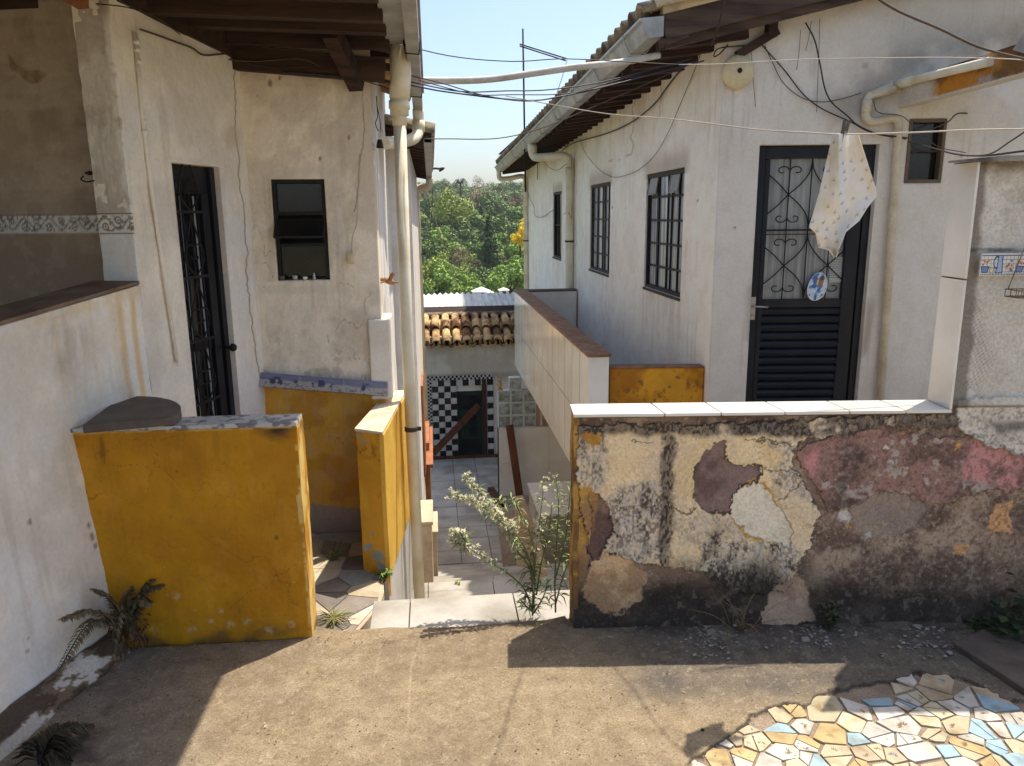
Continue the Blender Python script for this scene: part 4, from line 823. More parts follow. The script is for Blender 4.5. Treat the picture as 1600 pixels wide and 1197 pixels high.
# ================================================================== LEFT YELLOW WALL (nearest)
YA, YB = np.array([-1.33, 2.811]), np.array([-.514, 2.785])
def near_yellow():
    root = thing('yellow_wall', 'square mustard-yellow low wall with a scorched top corner, nearest on the left', 'low wall', (-.9, 2.85, 0))
    chips = [(275, 931, 9), (262, 930, 5), (345, 955, 8), (360, 975, 12), (385, 970, 9), (330, 972, 8), (240, 985, 10), (300, 985, 10), (420, 985, 12), (455, 975, 8), (290, 860, 2.5), (210, 865, 2.5), (235, 685, 2), (258, 885, 2), (430, 905, 3), (305, 955, 4), (205, 950, 6), (460, 910, 3)]
    def cf(px, py, s, z):
        wx = px + 10 * (fbm(s * 40, z * 40, 3, 1) - .5); wy = py + 10 * (fbm(s * 40, z * 40, 3, 2) - .5)
        col = np.repeat(C(202, 142, 22)[None], len(s), 0); col = mixc(col, C(182, 122, 16), ss(fbm(s * 5, z * 5, 5, 3), .35, .68) * .7); col = mixc(col, C(214, 152, 50), ss(fbm(s * 16, z * 8, 4, 4), .56, .7) * .35)
        col = mixc(col, C(112, 86, 50), ss(fbm(s * 60, z * 50, 3, 5), .70, .75) * .2)
        col = mixc(col, C(62, 46, 32), (1 - ss(np.hypot((wx - 432) * .55, wy - 668), 4, 26)) * (.6 + .5 * fbm(s * 30, z * 30, 3, 6)))
        col = mixc(col, C(120, 84, 30), (1 - ss(np.abs(wx - 160 - (py - 690) * .1), 2, 7)) * ss(py, 670, 690) * (1 - ss(py, 705, 735)) * .7)
        col = mixc(col, C(108, 84, 52), ss(py, 955, 1003) * ss(fbm(s * 9, z * 14, 4, 7), .3, .6) * .8)
        for x, y, r in chips: col = mixc(col, C(206, 176, 128), (1 - ss(np.hypot(wx - x, (wy - y) * 1.4), r * .3, r)) * ss(fbm(s * 70, z * 70, 3, 8), .35, .5) * .85)
        col = mixc(col, C(150, 104, 28), ss(fbm(s * 46, z * 2.2, 4, 31), .54, .68) * ss(fbm(s * 4, z * 3, 3, 32), .35, .6) * .22)
        ed = np.minimum(np.minimum(s, .815 - s), .853 - z); col = mixc(col, C(222, 176, 96), (1 - ss(ed - .006 * fbm(s * 30, z * 30, 3, 34), .0, .006)) * ss(fbm(s * 22, z * 22, 3, 35), .42, .52))
        rg = np.abs(fbm(s * 4, z * 4, 4, 36) - .5); col = mixc(col, C(110, 76, 24), (1 - ss(rg, .0012, .0035)) * ss(fbm(s * 3, z * 3, 2, 37), .45, .55) * .6)
        return mixc(col, C(84, 60, 30), (1 - ss(np.hypot(wx - 431, wy - 842), 1, 5)) * .7)
    wallgrid('wall', YA, YB, -.05, .853, 220, 220, m_yel, root, cf, lambda px, py, s, z: (fbm(s * 4, z * 4, 4, 9) - .5) * .012 + (fbm(s * 30, z * 30, 3, 10) - .5) * .002, [], .12)
    def ce(px, py, s, z):
        col = np.repeat(C(226, 190, 110)[None], len(s), 0); col = mixc(col, C(196, 140, 46), ss(fbm(s * 20, z * 7, 4, 11), .4, .55)); col = mixc(col, C(90, 62, 40), (ss(z, .78, .85) * .8 + (1 - ss(z, .0, .06)) * .8) * ss(s, .02, .06)); return col
    wallgrid('wall_end', YB + [.003, .002], YB + [.007, .118], -.05, .85, 24, 120, m_yel, root, ce, lambda px, py, s, z: (fbm(s * 24, z * 10, 4, 12) - .5) * .008, [], .02)
    b = MB(); cx = [-1.31, -1.14, -.98, -.82, -.66, -.512]
    for k in range(5): y = 2.812 - .032 * (cx[k] + 1.33); b.box(cx[k] + .001, cx[k + 1] - .001, y - .008, y + .124, .854, .868 + .002 * (k % 2))
    b.build('coping_tiles', M('grey_patterned_tile', C(186, 184, 178), C(110, 112, 120), scale=26, detail=2, contrast=(.5, .58), rough=.35, spec=.4, bump=.05), root)
near_yellow()
b = MB(); c0 = hz(140, 657, .905); n_ = np.array([.954, -.299]); d_ = np.array([.299, .954])       # quarter-round slate shelf in the corner
o_ = np.array([-1.305, 2.79]); P = [o_]; 
pts = [hz(*q, .905)[:2] for q in ((128, 664), (272, 651), (279, 646), (283, 639), (282, 633), (276, 628), (266, 624), (252, 621), (236, 619.2), (215, 618.5), (190, 619.5))]
b.prism([np.append(p, .905) for p in pts][::-1], (0, 0, -.032)); tag(b.build('shelf', m_stone, bevel=.004), 'quarter-round dark slate shelf in the corner above the yellow wall', 'shelf')

# ================================================================== INNER YELLOW PARAPET
def inner_parapet():
    root = thing('yellow_parapet', 'narrow yellow parapet with pale tiled top and flaking paint beside the downpipe', 'parapet', (-.3, 3.4, -.1))
    A0, A1, B0, B1 = np.array([-.385, 3.585]), np.array([-.262, 3.50]), np.array([-.268, 4.38]), np.array([-.178, 4.38])
    def cf(px, py, s, z):
        wx = px + 8 * (fbm(s * 50, z * 50, 3, 1) - .5); wy = py + 8 * (fbm(s * 50, z * 50, 3, 2) - .5)
        col = np.repeat(C(226, 168, 52)[None], len(s), 0); col = mixc(col, C(206, 138, 28), ss(fbm(s * 12, z * 6, 4, 3), .42, .62))
        for x, y, r in ((568, 690, 7), (562, 680, 5), (575, 855, 9), (590, 870, 13), (598, 884, 9), (584, 835, 4), (606, 815, 6), (608, 835, 4)): col = mixc(col, C(150, 170, 178), (1 - ss(np.hypot(wx - x, wy - y), r * .5, r)) * ss(fbm(s * 60, z * 60, 3, 4), .38, .5))
        col = mixc(col, C(238, 190, 70), ss(fbm(s * 9, z * 4, 3, 14), .55, .7) * .6)
        return mixc(col, C(120, 82, 30), (1 - ss(np.abs(py - 690 - 30 * fbm(s * 30, z * 3, 3, 5)), 2, 18)) * ss(fbm(s * 40, z * 40, 3, 6), .5, .62) * .6)
    wallgrid('wall', A0, A1, -.22, .605, 40, 150, m_yel, root, cf, lambda px, py, s, z: (fbm(s * 20, z * 12, 4, 9) - .5) * .006, [], .02)
    def cr(px, py, s, z):
        col = np.repeat(C(226, 178, 74)[None], len(s), 0); col = mixc(col, C(206, 152, 52), ss(fbm(s * 7, z * 3, 4, 3), .45, .6)); col = mixc(col, C(150, 112, 50), (1 - ss(np.abs(px - 617 - (py - 640) * .0), .6, 1.6)) * .7)
        ln = -.135 + 0 * s; col = mixc(col, C(196, 190, 182), ss(ln - z, -.004, .004)); return mixc(col, C(228, 196, 120), (1 - ss(np.abs(ln - z), .008, .014)))
    wallgrid('wall', A1 + [.001, 0], B1, -1.4, .605, 90, 240, m_yel, root, cr, lambda px, py, s, z: (fbm(s * 6, z * 4, 4, 9) - .5) * .008 + .01 * ss(z + .135, -.004, .004), [], .02)
    b = MB(); b.prism([np.append(B0, -.16), np.append(A0 + [.002, .004], -.16), np.append(A0 + [.002, .004], .60), np.append(B0, .60)], (.02, 0, 0), c=C(206, 140, 34)); b.build('wall', m_yel, root, True)
    b = MB(); 
    for k in range(4):
        t0, t1 = k / 4, (k + 1) / 4; L_ = lambda t, e=0: np.append(A0 + (B0 - A0) * t, .606) + [-.006, -.006 * (t == 0), 0]; R_ = lambda t: np.append(A1 + (B1 - A1) * t, .606) + [.008, -.006 * (t == 0), 0]
        b.prism([L_(t0) + [0, .001, 0], R_(t0) + [0, .001, 0], R_(t1) - [0, .001, 0], L_(t1) - [0, .001, 0]], (0, 0, .013))
    b.build('coping_tiles', M('worn_cream_tile', C(230, 216, 188), C(200, 180, 146), scale=14, rough=.4), root)
inner_parapet()

# ================================================================== LEFT HOUSE
LH = thing('house', 'old white limewashed house on the left with dark timber eaves and a grilled black door', 'house', (-.9, 4.1, -.05))
LP0, LD = np.array([-1.997, .6]), np.array([.299, .954]); LD = LD / np.linalg.norm(LD); LN = np.array([LD[1], -LD[0]])
def lw(s, z, o=0.): p = LP0 + LD * s + LN * o; return np.array([p[0], p[1], z])
SJ_ = 2.762; SC = 3.669; sill = lambda s: 1.271 + (s - 2.075) * .105
def col_left(px, py, s, z):
    wx = px + 16 * (fbm(s * 9, z * 9, 3, 1) - .5)
    col = np.repeat(C(234, 217, 190)[None], len(px), 0); n = fbm(s * 4, z * 3, 5, 51)
    col = mixc(col, C(196, 180, 158), ss(n, .42, .68) * .75); col = mixc(col, C(212, 206, 200), ss(fbm(s * 3, z * 3, 3, 5), .5, .7) * .6)
    for x0, w_, a_ in ((186, 5, .75), (206, 5, .9), (180, 12, .4), (84, 4, .35), (100, 3, .3), (140, 3, .3)):
        d = np.abs(px + 3 * (fbm(s * 8, z * 8, 3, 19) - .5) - x0 - (py - 480) * .13); st = ss(py, 440, 480) * (1 - ss(py, 590, 660) * (.3 if x0 > 150 else .8)); col = mixc(col, C(206, 154, 70), (1 - ss(d, w_ * .4, w_ * 1.3)) * st * a_ * (.6 + .6 * fbm(s * 40, z * 3, 3, 6)))
    col = mixc(col, C(206, 164, 96), (1 - ss(np.abs(py - 515 + px * .29), 3, 22)) * (px < 230) * ss(fbm(s * 12, z * 12, 4, 7), .4, .6) * .6)
    col = mixc(col, C(140, 124, 102), (1 - ss(np.hypot(wx - 100, py - 540), 20, 80)) * ss(fbm(s * 12, z * 6, 4, 8), .35, .65) * .6)
    col = mixc(col, C(126, 112, 96), ss(py + wx * .85, 1080, 1190) * (px < 180) * ss(fbm(s * 6, z * 8, 4, 9), .3, .6) * .6)
    for x, y, r in ((132, 838, 5), (40, 815, 4), (128, 820, 4), (136, 852, 4), (22, 1015, 3), (25, 995, 2), (120, 200, 2), (32, 295, 2)): col = mixc(col, C(110, 90, 74), 1 - ss(np.hypot(px - x, (py - y) * .6), r * .5, r))
    d = seg(px + 9 * (fbm(z * 9, z * 0, 4, 4) - .5) + 1.6 * (vn(z * 55, z * 0, 4) - .5), py, [(366, 90), (370, 200), (378, 300), (392, 470), (405, 590)]); col = mixc(col, C(86, 68, 52), (1 - ss(d, .5, 1.6)) * .85)
    col = mixc(col, C(168, 140, 110), (1 - ss(np.hypot(wx - 362, (py - 215) * .7), 4, 22)) * .7)
    return col
def dis_l(px, py, s, z): return (fbm(s * 3, z * 3, 4, 71) - .5) * .022 + (fbm(s * 16, z * 16, 3, 72) - .5) * .006
wallgrid('wall', LP0, LP0 + LD * SJ_, -.12, sill, 330, 220, m_paint, LH, col_left, lambda px, py, s, z: dis_l(px, py, s, z) + .075 * np.clip(1 - z / .85, 0, 1.1) * ss(2.75 - s, 0, .25), [], .15)
J0 = LP0 + LD * SJ_
wallgrid('wall', J0, LP0 + LD * SC, -.12, 2.62, 170, 330, m_paint, LH, col_left, lambda px, py, s, z: dis_l(px, py, s, z) - .004, [(.288, .645, -.12, 1.835)], .15)
def scroll(u, v):     # leafy relief border
    k = np.minimum(np.abs(v - .5 - .28 * np.sin(u * 6.283 / 1.6)), 9); c = np.repeat(C(206, 196, 178)[None], len(u), 0)
    c = mixc(c, C(120, 108, 92), 1 - ss(k, .05, .09)); ph = (u / .8) % 1 - .5; side = np.where(np.floor(u / .8) % 2 == 0, .34, .66); r = np.hypot(ph * .8, v - side)
    c = mixc(c, C(96, 84, 72), (1 - ss(np.abs(r - .16), .03, .06))); c = mixc(c, C(96, 84, 72), 1 - ss(r, .05, .08)); c = mixc(c, C(80, 70, 62), ss(fbm(u * 7, v * 7, 3, 2), .58, .66) * (v > .12) * (v < .88))
    c[(v < .06) | (v > .94)] = C(84, 74, 66); return c
def col_jamb(px, py, s, z):
    col = np.repeat(C(192, 178, 158)[None], len(s), 0); col = mixc(col, C(160, 144, 126), ss(fbm(s * 12, z * 8, 5, 3), .42, .65)); col = mixc(col, C(170, 146, 138), ss(fbm(s * 9, z * 5, 3, 13), .55, .7) * ss(z, 1.8, 1.95) * .7)
    col = mixc(col, C(220, 210, 194), ss(s, .118, .14) * ss(fbm(s * 30, z * 30, 3, 4), .3, .5)); col = mixc(col, C(110, 88, 68), ss(z, 2.3, 2.4) * ss(fbm(s * 24, z * 20, 3, 5), .4, .6) * .8)
    b = (z > 1.545) & (z < 1.625); col[b] = scroll(s[b] / .075, (z[b] - 1.545) / .08); t = z < 1.545; col[t] = C(206, 200, 190)
    return mixc(col, C(90, 76, 62), (1 - ss(np.abs(z - 1.545), .001, .004)) * .8)
ja = J0 - LN * .15 - LD * .004; jb = J0 + LN * .0 - LD * .004
wallgrid('pillar', ja, jb, 1.2, 2.62, 60, 480, m_paint, LH, col_jamb, lambda px, py, s, z: ((fbm(s * 9, z * 5, 4, 9) - .5) * .02 + (fbm(s * 40, z * 30, 3, 10) - .5) * .006) * ss(z, 1.62, 1.66), [], .01)
def col_back(px, py, s, z):
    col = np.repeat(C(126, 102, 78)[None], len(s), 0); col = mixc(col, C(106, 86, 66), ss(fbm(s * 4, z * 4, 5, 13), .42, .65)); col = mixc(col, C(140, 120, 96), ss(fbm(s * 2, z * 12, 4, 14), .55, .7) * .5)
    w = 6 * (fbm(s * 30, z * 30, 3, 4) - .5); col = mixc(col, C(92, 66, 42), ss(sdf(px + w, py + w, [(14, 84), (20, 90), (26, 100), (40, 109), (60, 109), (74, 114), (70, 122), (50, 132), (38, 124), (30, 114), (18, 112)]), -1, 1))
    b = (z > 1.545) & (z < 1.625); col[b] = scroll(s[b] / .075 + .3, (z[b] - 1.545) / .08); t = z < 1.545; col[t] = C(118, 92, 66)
    col = mixc(col, C(112, 94, 76), (1 - ss(np.abs(z - 1.545), .002, .006)) * .8); return mixc(col, C(120, 104, 88), (1 - ss(np.abs((s + .02) % .33 - .165), .0, .004)) * (z < 1.54) * .6)
ba_ = J0 - LN * 2.4 + LD * .10; bb_ = J0 - LN * .12 + LD * .10
wallgrid('inner_wall', ba_, bb_, .9, 2.75, 420, 260, m_paint, LH, col_back, lambda px, py, s, z: (fbm(s * 3, z * 3, 4, 79) - .5) * .015, [], .05)
b = MB(); b.prism([lw(0, sill(0) + .004, .012), lw(SJ_ - .006, sill(SJ_) + .004, .006), lw(SJ_ - .006, sill(SJ_) + .004, -.2), lw(0, sill(0) + .004, -.2)], (0, 0, .012)); b.build('sill', M('brown_sill', C(140, 114, 92), C(112, 90, 72), scale=8), LH)
b = MB(); b.prism([lw(0, .95, -.2), lw(SJ_ + .1, .95, -.2), lw(SJ_ + .1, .95, -2.6), lw(0, .95, -2.6)], (0, 0, .2)); b.build('inner_floor', m_stone, LH)
b = MB(); b.prism([lw(-.6, -.1, -2.5), lw(SJ_ + .1, -.1, -2.5), lw(SJ_ + .1, 2.9, -2.5), lw(-.6, 2.9, -2.5)], np.append(-LN * .1, 0)); b.build('inner_wall', m_white, LH)  # closing panel, out of view, added to keep side light off the alcove
b = MB(); b.lathe(lw(SJ_ - .0, 1.78, -.155), [(.006, 0), (.009, .01), (.004, .03)], 8, axis=(-LN[0], -LN[1], 0)); b.tube(spline([lw(SJ_ - .01, 1.75, -.14), lw(SJ_ - .03, 1.745, -.16), lw(SJ_ - .04, 1.755, -.175), lw(SJ_ - .03, 1.768, -.17)]), .003, 5); b.build('hook', m_iron, LH)
LWP = lambda px, py, o: hp(px, py, LP0 + LN * o, LP0 + LN * o + LD)
b = MB(); b.tube([LWP(211, 50, .006), LWP(222, 180, .006), LWP(237, 300, .006), LWP(277, 566, .006)], .008, 8)
for y_ in (66, 78, 96, 190, 206): b.tube([LWP(213 + (y_ - 66) * .09, y_ - 4, .006), LWP(213 + (y_ - 66) * .09 + .4, y_ + 4, .006)], .0115, 8)
b.tube([LWP(276, 560, .002), LWP(278, 572, .02)], .004, 5); b.build('wall_conduit', m_white, LH)
# broken plaster foot and kerb ledge of the left wall
def foot():
    nu, nv = 160, 24; V = []; cl = []
    for j in range(nv):
        for i in range(nu):
            s = .9 + (2.30 - .9) * i / (nu - 1); t = j / (nv - 1); r = .055 + .03 * float(fbm(s * 5, 0, 3, 3)); a = t * 1.57
            o = .07 + r * math.sin(a) * 1.0 + .01 * (float(fbm(s * 20, t * 4, 3, 4)) - .5); z = .09 * math.cos(a) + .012 * (float(fbm(s * 14, t * 5, 3, 6)) - .5) - .01 * t
            V.append(lw(s, z + .0, o)); k = float(fbm(s * 8, t * 2.5, 4, 5)); cl.append(C(206, 196, 182) if k > .52 else C(128, 108, 88) if k > .44 else C(92, 76, 62))
    F = [(j * nu + i, (j + 1) * nu + i, (j + 1) * nu + i + 1, j * nu + i + 1) for j in range(nv - 1) for i in range(nu - 1)]
    mesh('plinth', V, F, m_erode, LH, None, True, np.array(cl))
foot()
# black grilled door, set back in its opening
b = MB(); D0, D1 = SJ_ + .292, SJ_ + .641; dz1 = 1.831; oo = -.045
lb = lambda b, s0, s1, z0, z1, o0, o1: b.prism([lw(s0, z0, o0), lw(s1, z0, o0), lw(s1, z1, o0), lw(s0, z1, o0)], np.append(LN * (o1 - o0), 0))
lb(b, D0, D0 + .035, -.08, dz1, oo - .04, oo); lb(b, D1 - .035, D1, -.08, dz1, oo - .04, oo + .02); lb(b, D0 + .035, D1 - .035, dz1 - .12, dz1, oo - .04, oo); lb(b, D1 - .105, D1 - .05, -.08, dz1 - .12, oo - .035, oo + .01)
for z in (.12, 1.0): lb(b, D0 + .035, D1 - .10, z, z + .04, oo - .03, oo - .005)
dl = b.build('door', m_black, LH, bevel=.002)
b = MB(); lb(b, D0 + .03, D1 - .1, -.08, dz1 - .12, oo - .036, oo - .032); b.build('glass_pane', m_dkglass, dl)
b = MB(); 
for s in (D1 - .118, D0 + .13): lb(b, s, s + .012, .4, dz1 - .13, oo - .030, oo - .028)
b.build('curtain', m_curt, dl)
b = MB()
for t in (.25, .5, .75): b.tube([lw(D0 + .03 + .22 * t, -.06, oo + .012), lw(D0 + .03 + .22 * t, dz1 - .12, oo + .012)], .005, 5)
for k in range(6):
    z = .18 + k * .29; b.bar(lw(D0 + .03, z, oo + .014), lw(D1 - .10, z, oo + .014), .012, .012, up=(0, 0, 1))
    for sg in (-1, 1):
        V = [lw(D0 + .14 + sg * (.02 + .05 * (1 - j / 16) * math.cos(j * .42)), z + .10 + .06 * (1 - j / 16) * math.sin(j * .42), oo + .016) for j in range(14)]; b.tube(V, .0045, 5)
        b.tube(spline([lw(D0 + .14, z, oo + .016), lw(D0 + .14 + sg * .07, z + .08, oo + .016), lw(D0 + .14 + sg * .03, z + .2, oo + .016), lw(D0 + .14, z + .28, oo + .016)]), .004, 5)
b.build('grille', m_iron, dl)
b = MB(); b.lathe(lw(D1 - .03, .985, oo + .02), [(.008, 0), (.008, .02), (.018, .028), (.02, .04), (.014, .05), (.0001, .052)], 12, axis=(LN[0], LN[1], 0)); b.build('knob', m_iron, dl)

# front wall with the little louvred window
def col_f(px, py, s, z):
    col = np.repeat(C(236, 216, 184)[None], len(s), 0); n = fbm(s * 6, z * 5, 5, 61)
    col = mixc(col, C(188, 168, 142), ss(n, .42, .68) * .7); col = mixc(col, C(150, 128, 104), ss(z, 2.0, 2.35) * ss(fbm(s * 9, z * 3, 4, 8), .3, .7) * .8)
    d = np.maximum(np.abs(px - 471) - 60, np.abs(py - 360) - 92); col = mixc(col, C(204, 188, 164), (1 - ss(np.abs(d), 3, 10)) * .6)
    col = mixc(col, C(160, 136, 108), (1 - ss(np.abs(px - 425), 3, 10)) * ss(py, 280, 300) * (py < 440) * .6); col = mixc(col, C(150, 130, 108), ss(fbm(s * 14, z * 14, 4, 9), .58, .7) * ss(.95 - z, -.3, .1) * .6)
    d = seg(px + 9 * (fbm(z * 9, z * 0, 4, 7) - .5) + 1.6 * (vn(z * 55, z * 0, 7) - .5), py, [(566, 130), (566, 230), (560, 290), (553, 330)]); col = mixc(col, C(110, 88, 68), (1 - ss(d, .5, 1.5)) * .8)
    for x, y, r in ((422, 130, 5), (437, 122, 3), (545, 215, 3), (402, 150, 1.5), (500, 248, 3)): col = mixc(col, C(96, 78, 58), (1 - ss(np.hypot(px - x, (py - y) * .6), r * .4, r)))
    ln = .775 - (s - .03) * .115; yl = np.repeat(C(208, 134, 24)[None], len(s), 0); yl = mixc(yl, C(180, 108, 18), ss(fbm(s * 7, z * 7, 4, 3), .42, .65)); m = ss(ln - z, -.002, .002); col = col * (1 - m[:, None]) + yl * m[:, None]
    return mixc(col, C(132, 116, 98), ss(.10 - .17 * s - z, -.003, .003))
FX0 = -.96; FXS = lambda x: x - FX0
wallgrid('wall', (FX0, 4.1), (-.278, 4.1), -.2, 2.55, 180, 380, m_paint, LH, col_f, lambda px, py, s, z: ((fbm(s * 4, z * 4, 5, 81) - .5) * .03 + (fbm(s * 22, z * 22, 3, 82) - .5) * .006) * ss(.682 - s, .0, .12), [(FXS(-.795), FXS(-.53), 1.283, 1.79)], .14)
b = MB(); b.box(-.80, -.525, 4.255, 4.27, 1.27, 1.80); b.build('dark_backing', m_black, LH)  # black sheet standing in for the unlit room behind the window
b = MB(); b.box(-.793, -.775, 4.11, 4.15, 1.285, 1.788); b.box(-.55, -.532, 4.11, 4.15, 1.285, 1.788); b.box(-.775, -.55, 4.11, 4.15, 1.77, 1.788); b.box(-.775, -.55, 4.112, 4.15, 1.612, 1.628); b.box(-.775, -.55, 4.112, 4.15, 1.455, 1.47)
wo = b.build('window', m_iron, LH); b = MB()
b.box(-.774, -.551, 4.13, 4.134, 1.63, 1.768); b.prism([(-.782, 4.13, 1.61), (-.545, 4.13, 1.61), (-.545, 4.03, 1.505), (-.782, 4.03, 1.505)], (0, .004, .004)); b.box(-.774, -.551, 4.13, 4.134, 1.30, 1.454); b.build('pane', m_dkglass, wo)
b = MB(); b.bar((-.784, 4.03, 1.504), (-.543, 4.03, 1.504), .012, .01); b.bar((-.784, 4.13, 1.612), (-.784, 4.028, 1.503), .01, .01); b.bar((-.543, 4.13, 1.612), (-.543, 4.028, 1.503), .01, .01); b.build('louvre_frame', m_iron, wo)
# blue painted tile border, sloping
nu, nv = 260, 24; U, Vv = np.meshgrid(np.linspace(0, 1, nu), np.linspace(0, 1, nv)); u, v = U.ravel() * 3.3, Vv.ravel()
cb = np.repeat(C(128, 128, 146)[None], len(u), 0); cb = mixc(cb, C(176, 168, 158), 1 - ss(v + .25 * (fbm(u * 3, v * 0, 3, 3) - .5), .42, .55)); cb = mixc(cb, C(70, 72, 96), ss(fbm(u * 9, v * 3, 4, 5), .56, .62) * (1 - ss(np.abs(v - .42), .1, .28))); cb = mixc(cb, C(72, 76, 104), (1 - ss(np.abs((u % 1.1) - .55), .06, .12)) * (1 - ss(np.abs(v - .52), .2, .3)) * ss(fbm(u * 22, v * 4, 3, 6), .4, .5)); cb = mixc(cb, C(70, 70, 96), ss(fbm(u * 22, v * 9, 3, 15), .58, .64) * (v < .35) * .6)
cb[(u % 1.1) < .015] = C(190, 180, 166)
Vp = [(-.945 + .687 * a, 4.1 - .012 - .03 * (1 - c), .735 - .078 * a + .068 * c) for a, c in zip(U.ravel(), Vv.ravel())]; I = np.arange(nu * nv).reshape(nv, nu); Fq = np.stack([I[:-1, :-1], I[:-1, 1:], I[1:, 1:], I[1:, :-1]], -1).reshape(-1, 4)
o = mesh('tile_border', Vp, Fq, m_attr, LH, None, False, cb); md = o.modifiers.new('s', 'SOLIDIFY'); md.thickness = .025; md.offset = 1
# alley side walls
def col_s(px, py, s, z):
    col = np.repeat(C(226, 218, 206)[None], len(s), 0); col = mixc(col, C(204, 186, 160), ss(fbm(s * 6, z * 2, 5, 3), .45, .68) * .7); return mixc(col, C(176, 146, 108), ss(fbm(s * 12, z * .8, 4, 5), .58, .7) * .6)
wallgrid('wall', (-.284, 4.108), (-.284, 5.7), -2.2, 2.5, 60, 220, m_paint, LH, col_s, lambda px, py, s, z: (fbm(s * 4, z * 3, 4, 83) - .5) * .012 * ss(s, 0, .2), [], .1)
wallgrid('wall', (-.135, 5.7), (-.135, 9.0), -2.2, 2.17, 60, 160, m_paint, LH, col_s, None, [], .2)
b = MB(); b.box(-.345, -.232, 4.072, 4.35, .64, 1.072); b.build('buttress', m_white, LH, bevel=.008)
b = MB(); b.box(-.134, -.115, 6.7, 7.35, -.72, .13); b.build('shutter', m_orange, LH); b = MB(); b.box(-.134, -.085, 7.45, 8.3, -1.3, -.62); b.build('shutter', m_orange, LH)
b = MB(); b.box(-.134, -.05, 7.0, 8.35, -.735, -.70); b.build('ledge', m_orange, LH)

# eaves and roof of the left house
zr = lambda x: 2.475 - (x + .18) * .025
b = MB(); b.prism([(-.16, .5, zr(-.16)), (-.16, 5.6, zr(-.16)), (-3.6, 5.6, zr(-3.6)), (-3.6, .5, zr(-3.6))][::-1], (0, 0, .07)); b.build('roof', m_wood, LH)
b = MB()
y = .8; k = 0
while y < 5.4:
    b.bar((-.17, y, zr(-.17) - .05 + .01 * (k % 2)), (-3.2, y + .05, zr(-3.2) - .05), .05 + .01 * (k % 3), .085, up=(0, 0, 1)); y += .25 + .03 * (k % 2); k += 1
for k in range(9): x = -.22 - .115 * k; b.bar((x, .5, zr(x) - .010), (x, 5.6, zr(x) - .010), .10, .012, up=(0, 0, 1))
b.bar((-1.0, 4.06, 2.36), (-.2, 4.045, 2.30), .05, .11, up=(0, 0, 1)); b.bar((-1.16, 3.30, 2.46), (-.93, 4.04, 2.40), .05, .10, up=(0, 0, 1))
b.build('rafters', m_wood, LH)
b = MB(); b.bar((-.42, 3.78, 2.42), (-.34, 4.08, 2.24), .07, .08, up=(0, 0, 1)); b.build('strut', m_wood, LH); b = MB(); b.bar((-1.36, 2.75, 2.44), (-1.22, 3.14, 2.36), .045, .035); b.build('strut', m_red, LH)
y = .6; b = MB()
while y < 5.5:
    b.half((-.13, y, zr(-.13) + .085), (-1.2, y, zr(-1.2) + .10), .085, .07, 6); y += .2
b.build('roof_tiles', m_rtile2, LH)
def boxgut(name, xs, y0, y1, z0, z1, h, parent, open_top=True):
    b = MB(); t = .004; x0, x1 = xs
    for a, c in ((x0, x0 + t), (x1 - t, x1)): b.prism([(a, y0, z0), (c, y0, z0), (c, y1, z1), (a, y1, z1)][::1], (0, 0, h))
    b.prism([(x0 + t, y0, z0), (x1 - t, y0, z0), (x1 - t, y1, z1), (x0 + t, y1, z1)], (0, 0, t)); b.prism([(x0 + t, y1 - t, z1 + t), (x1 - t, y1 - t, z1 + t), (x1 - t, y1, z1 + t), (x0 + t, y1, z1 + t)], (0, 0, h - t))
    b.prism([(x1, y0, z0 + h - .012), (x1 + .012, y0, z0 + h - .012), (x1 + .012, y1, z1 + h - .012), (x1, y1, z1 + h - .012)], (0, 0, .012))
    return b.build(name, m_gut, parent)
g1 = boxgut('gutter', (-.185, -.068), .5, 4.06, 2.455, 2.425, .1, LH)
for y in (2.4, 3.35): b = MB(); b.tube([(-.21, y, 2.53), (-.195, y, 2.44), (-.06, y, 2.432), (-.055, y, 2.50)], .005, 5); b.build('gutter_bracket', m_iron, g1)
g2 = boxgut('gutter', (-.088, -.028), 2.3, 5.25, 2.50, 2.255, .13, LH)
for y, z in ((3.9, 2.36), (4.75, 2.29)): b = MB(); b.tube([(-.10, y, z + .05), (-.095, y, z - .008), (-.03, y, z - .012), (-.022, y, z + .06)], .004, 5); b.build('gutter_bracket', m_iron, g2)
b = MB(); b.prism([(-.10, 4.07, 2.47), (-.10, 5.3, 2.36), (-.30, 5.3, 2.42), (-.30, 4.07, 2.5)][::-1], (0, 0, .02)); y = 4.2
while y < 5.3: b.half((-.09, y, 2.46 - .09 * (y - 4.2)), (-.28, y, 2.48 - .06 * (y - 4.2)), .075, .06, 6, flip=True); y += .19
b.build('roof_tiles', m_rtile, LH)
g3 = boxgut('gutter', (-.03, .028), 5.4, 8.55, 2.08, 2.0, .075, LH)
b = MB(); b.prism([(.02, 5.4, 2.10), (.02, 8.55, 2.02), (-1.6, 8.55, 2.34), (-1.6, 5.4, 2.42)][::-1], (0, 0, .03)); b.build('roof', m_wood, LH)
b = MB()
for k in range(16): y = 5.45 + k * .2; b.bar((-.03, y, 2.075 - .022 * (y - 5.4)), (-.4, y, 2.15 - .022 * (y - 5.4)), .05, .05, up=(0, 0, 1))
b.build('rafters', m_wood, LH)
b = MB()
for k in range(16): y = 5.45 + k * .2; b.half((.04, y, 2.14 - .022 * (y - 5.4)), (-.8, y, 2.30 - .022 * (y - 5.4)), .085, .07, 6)
b.build('roof_tiles', m_rtile2, LH)
p = hy
pipe([(-.125, 4.115, 2.43), (-.125, 4.115, 2.30), (-.128, 4.118, 2.27), (-.136, 4.12, 2.18)], .052, LH, mat=m_pvc)
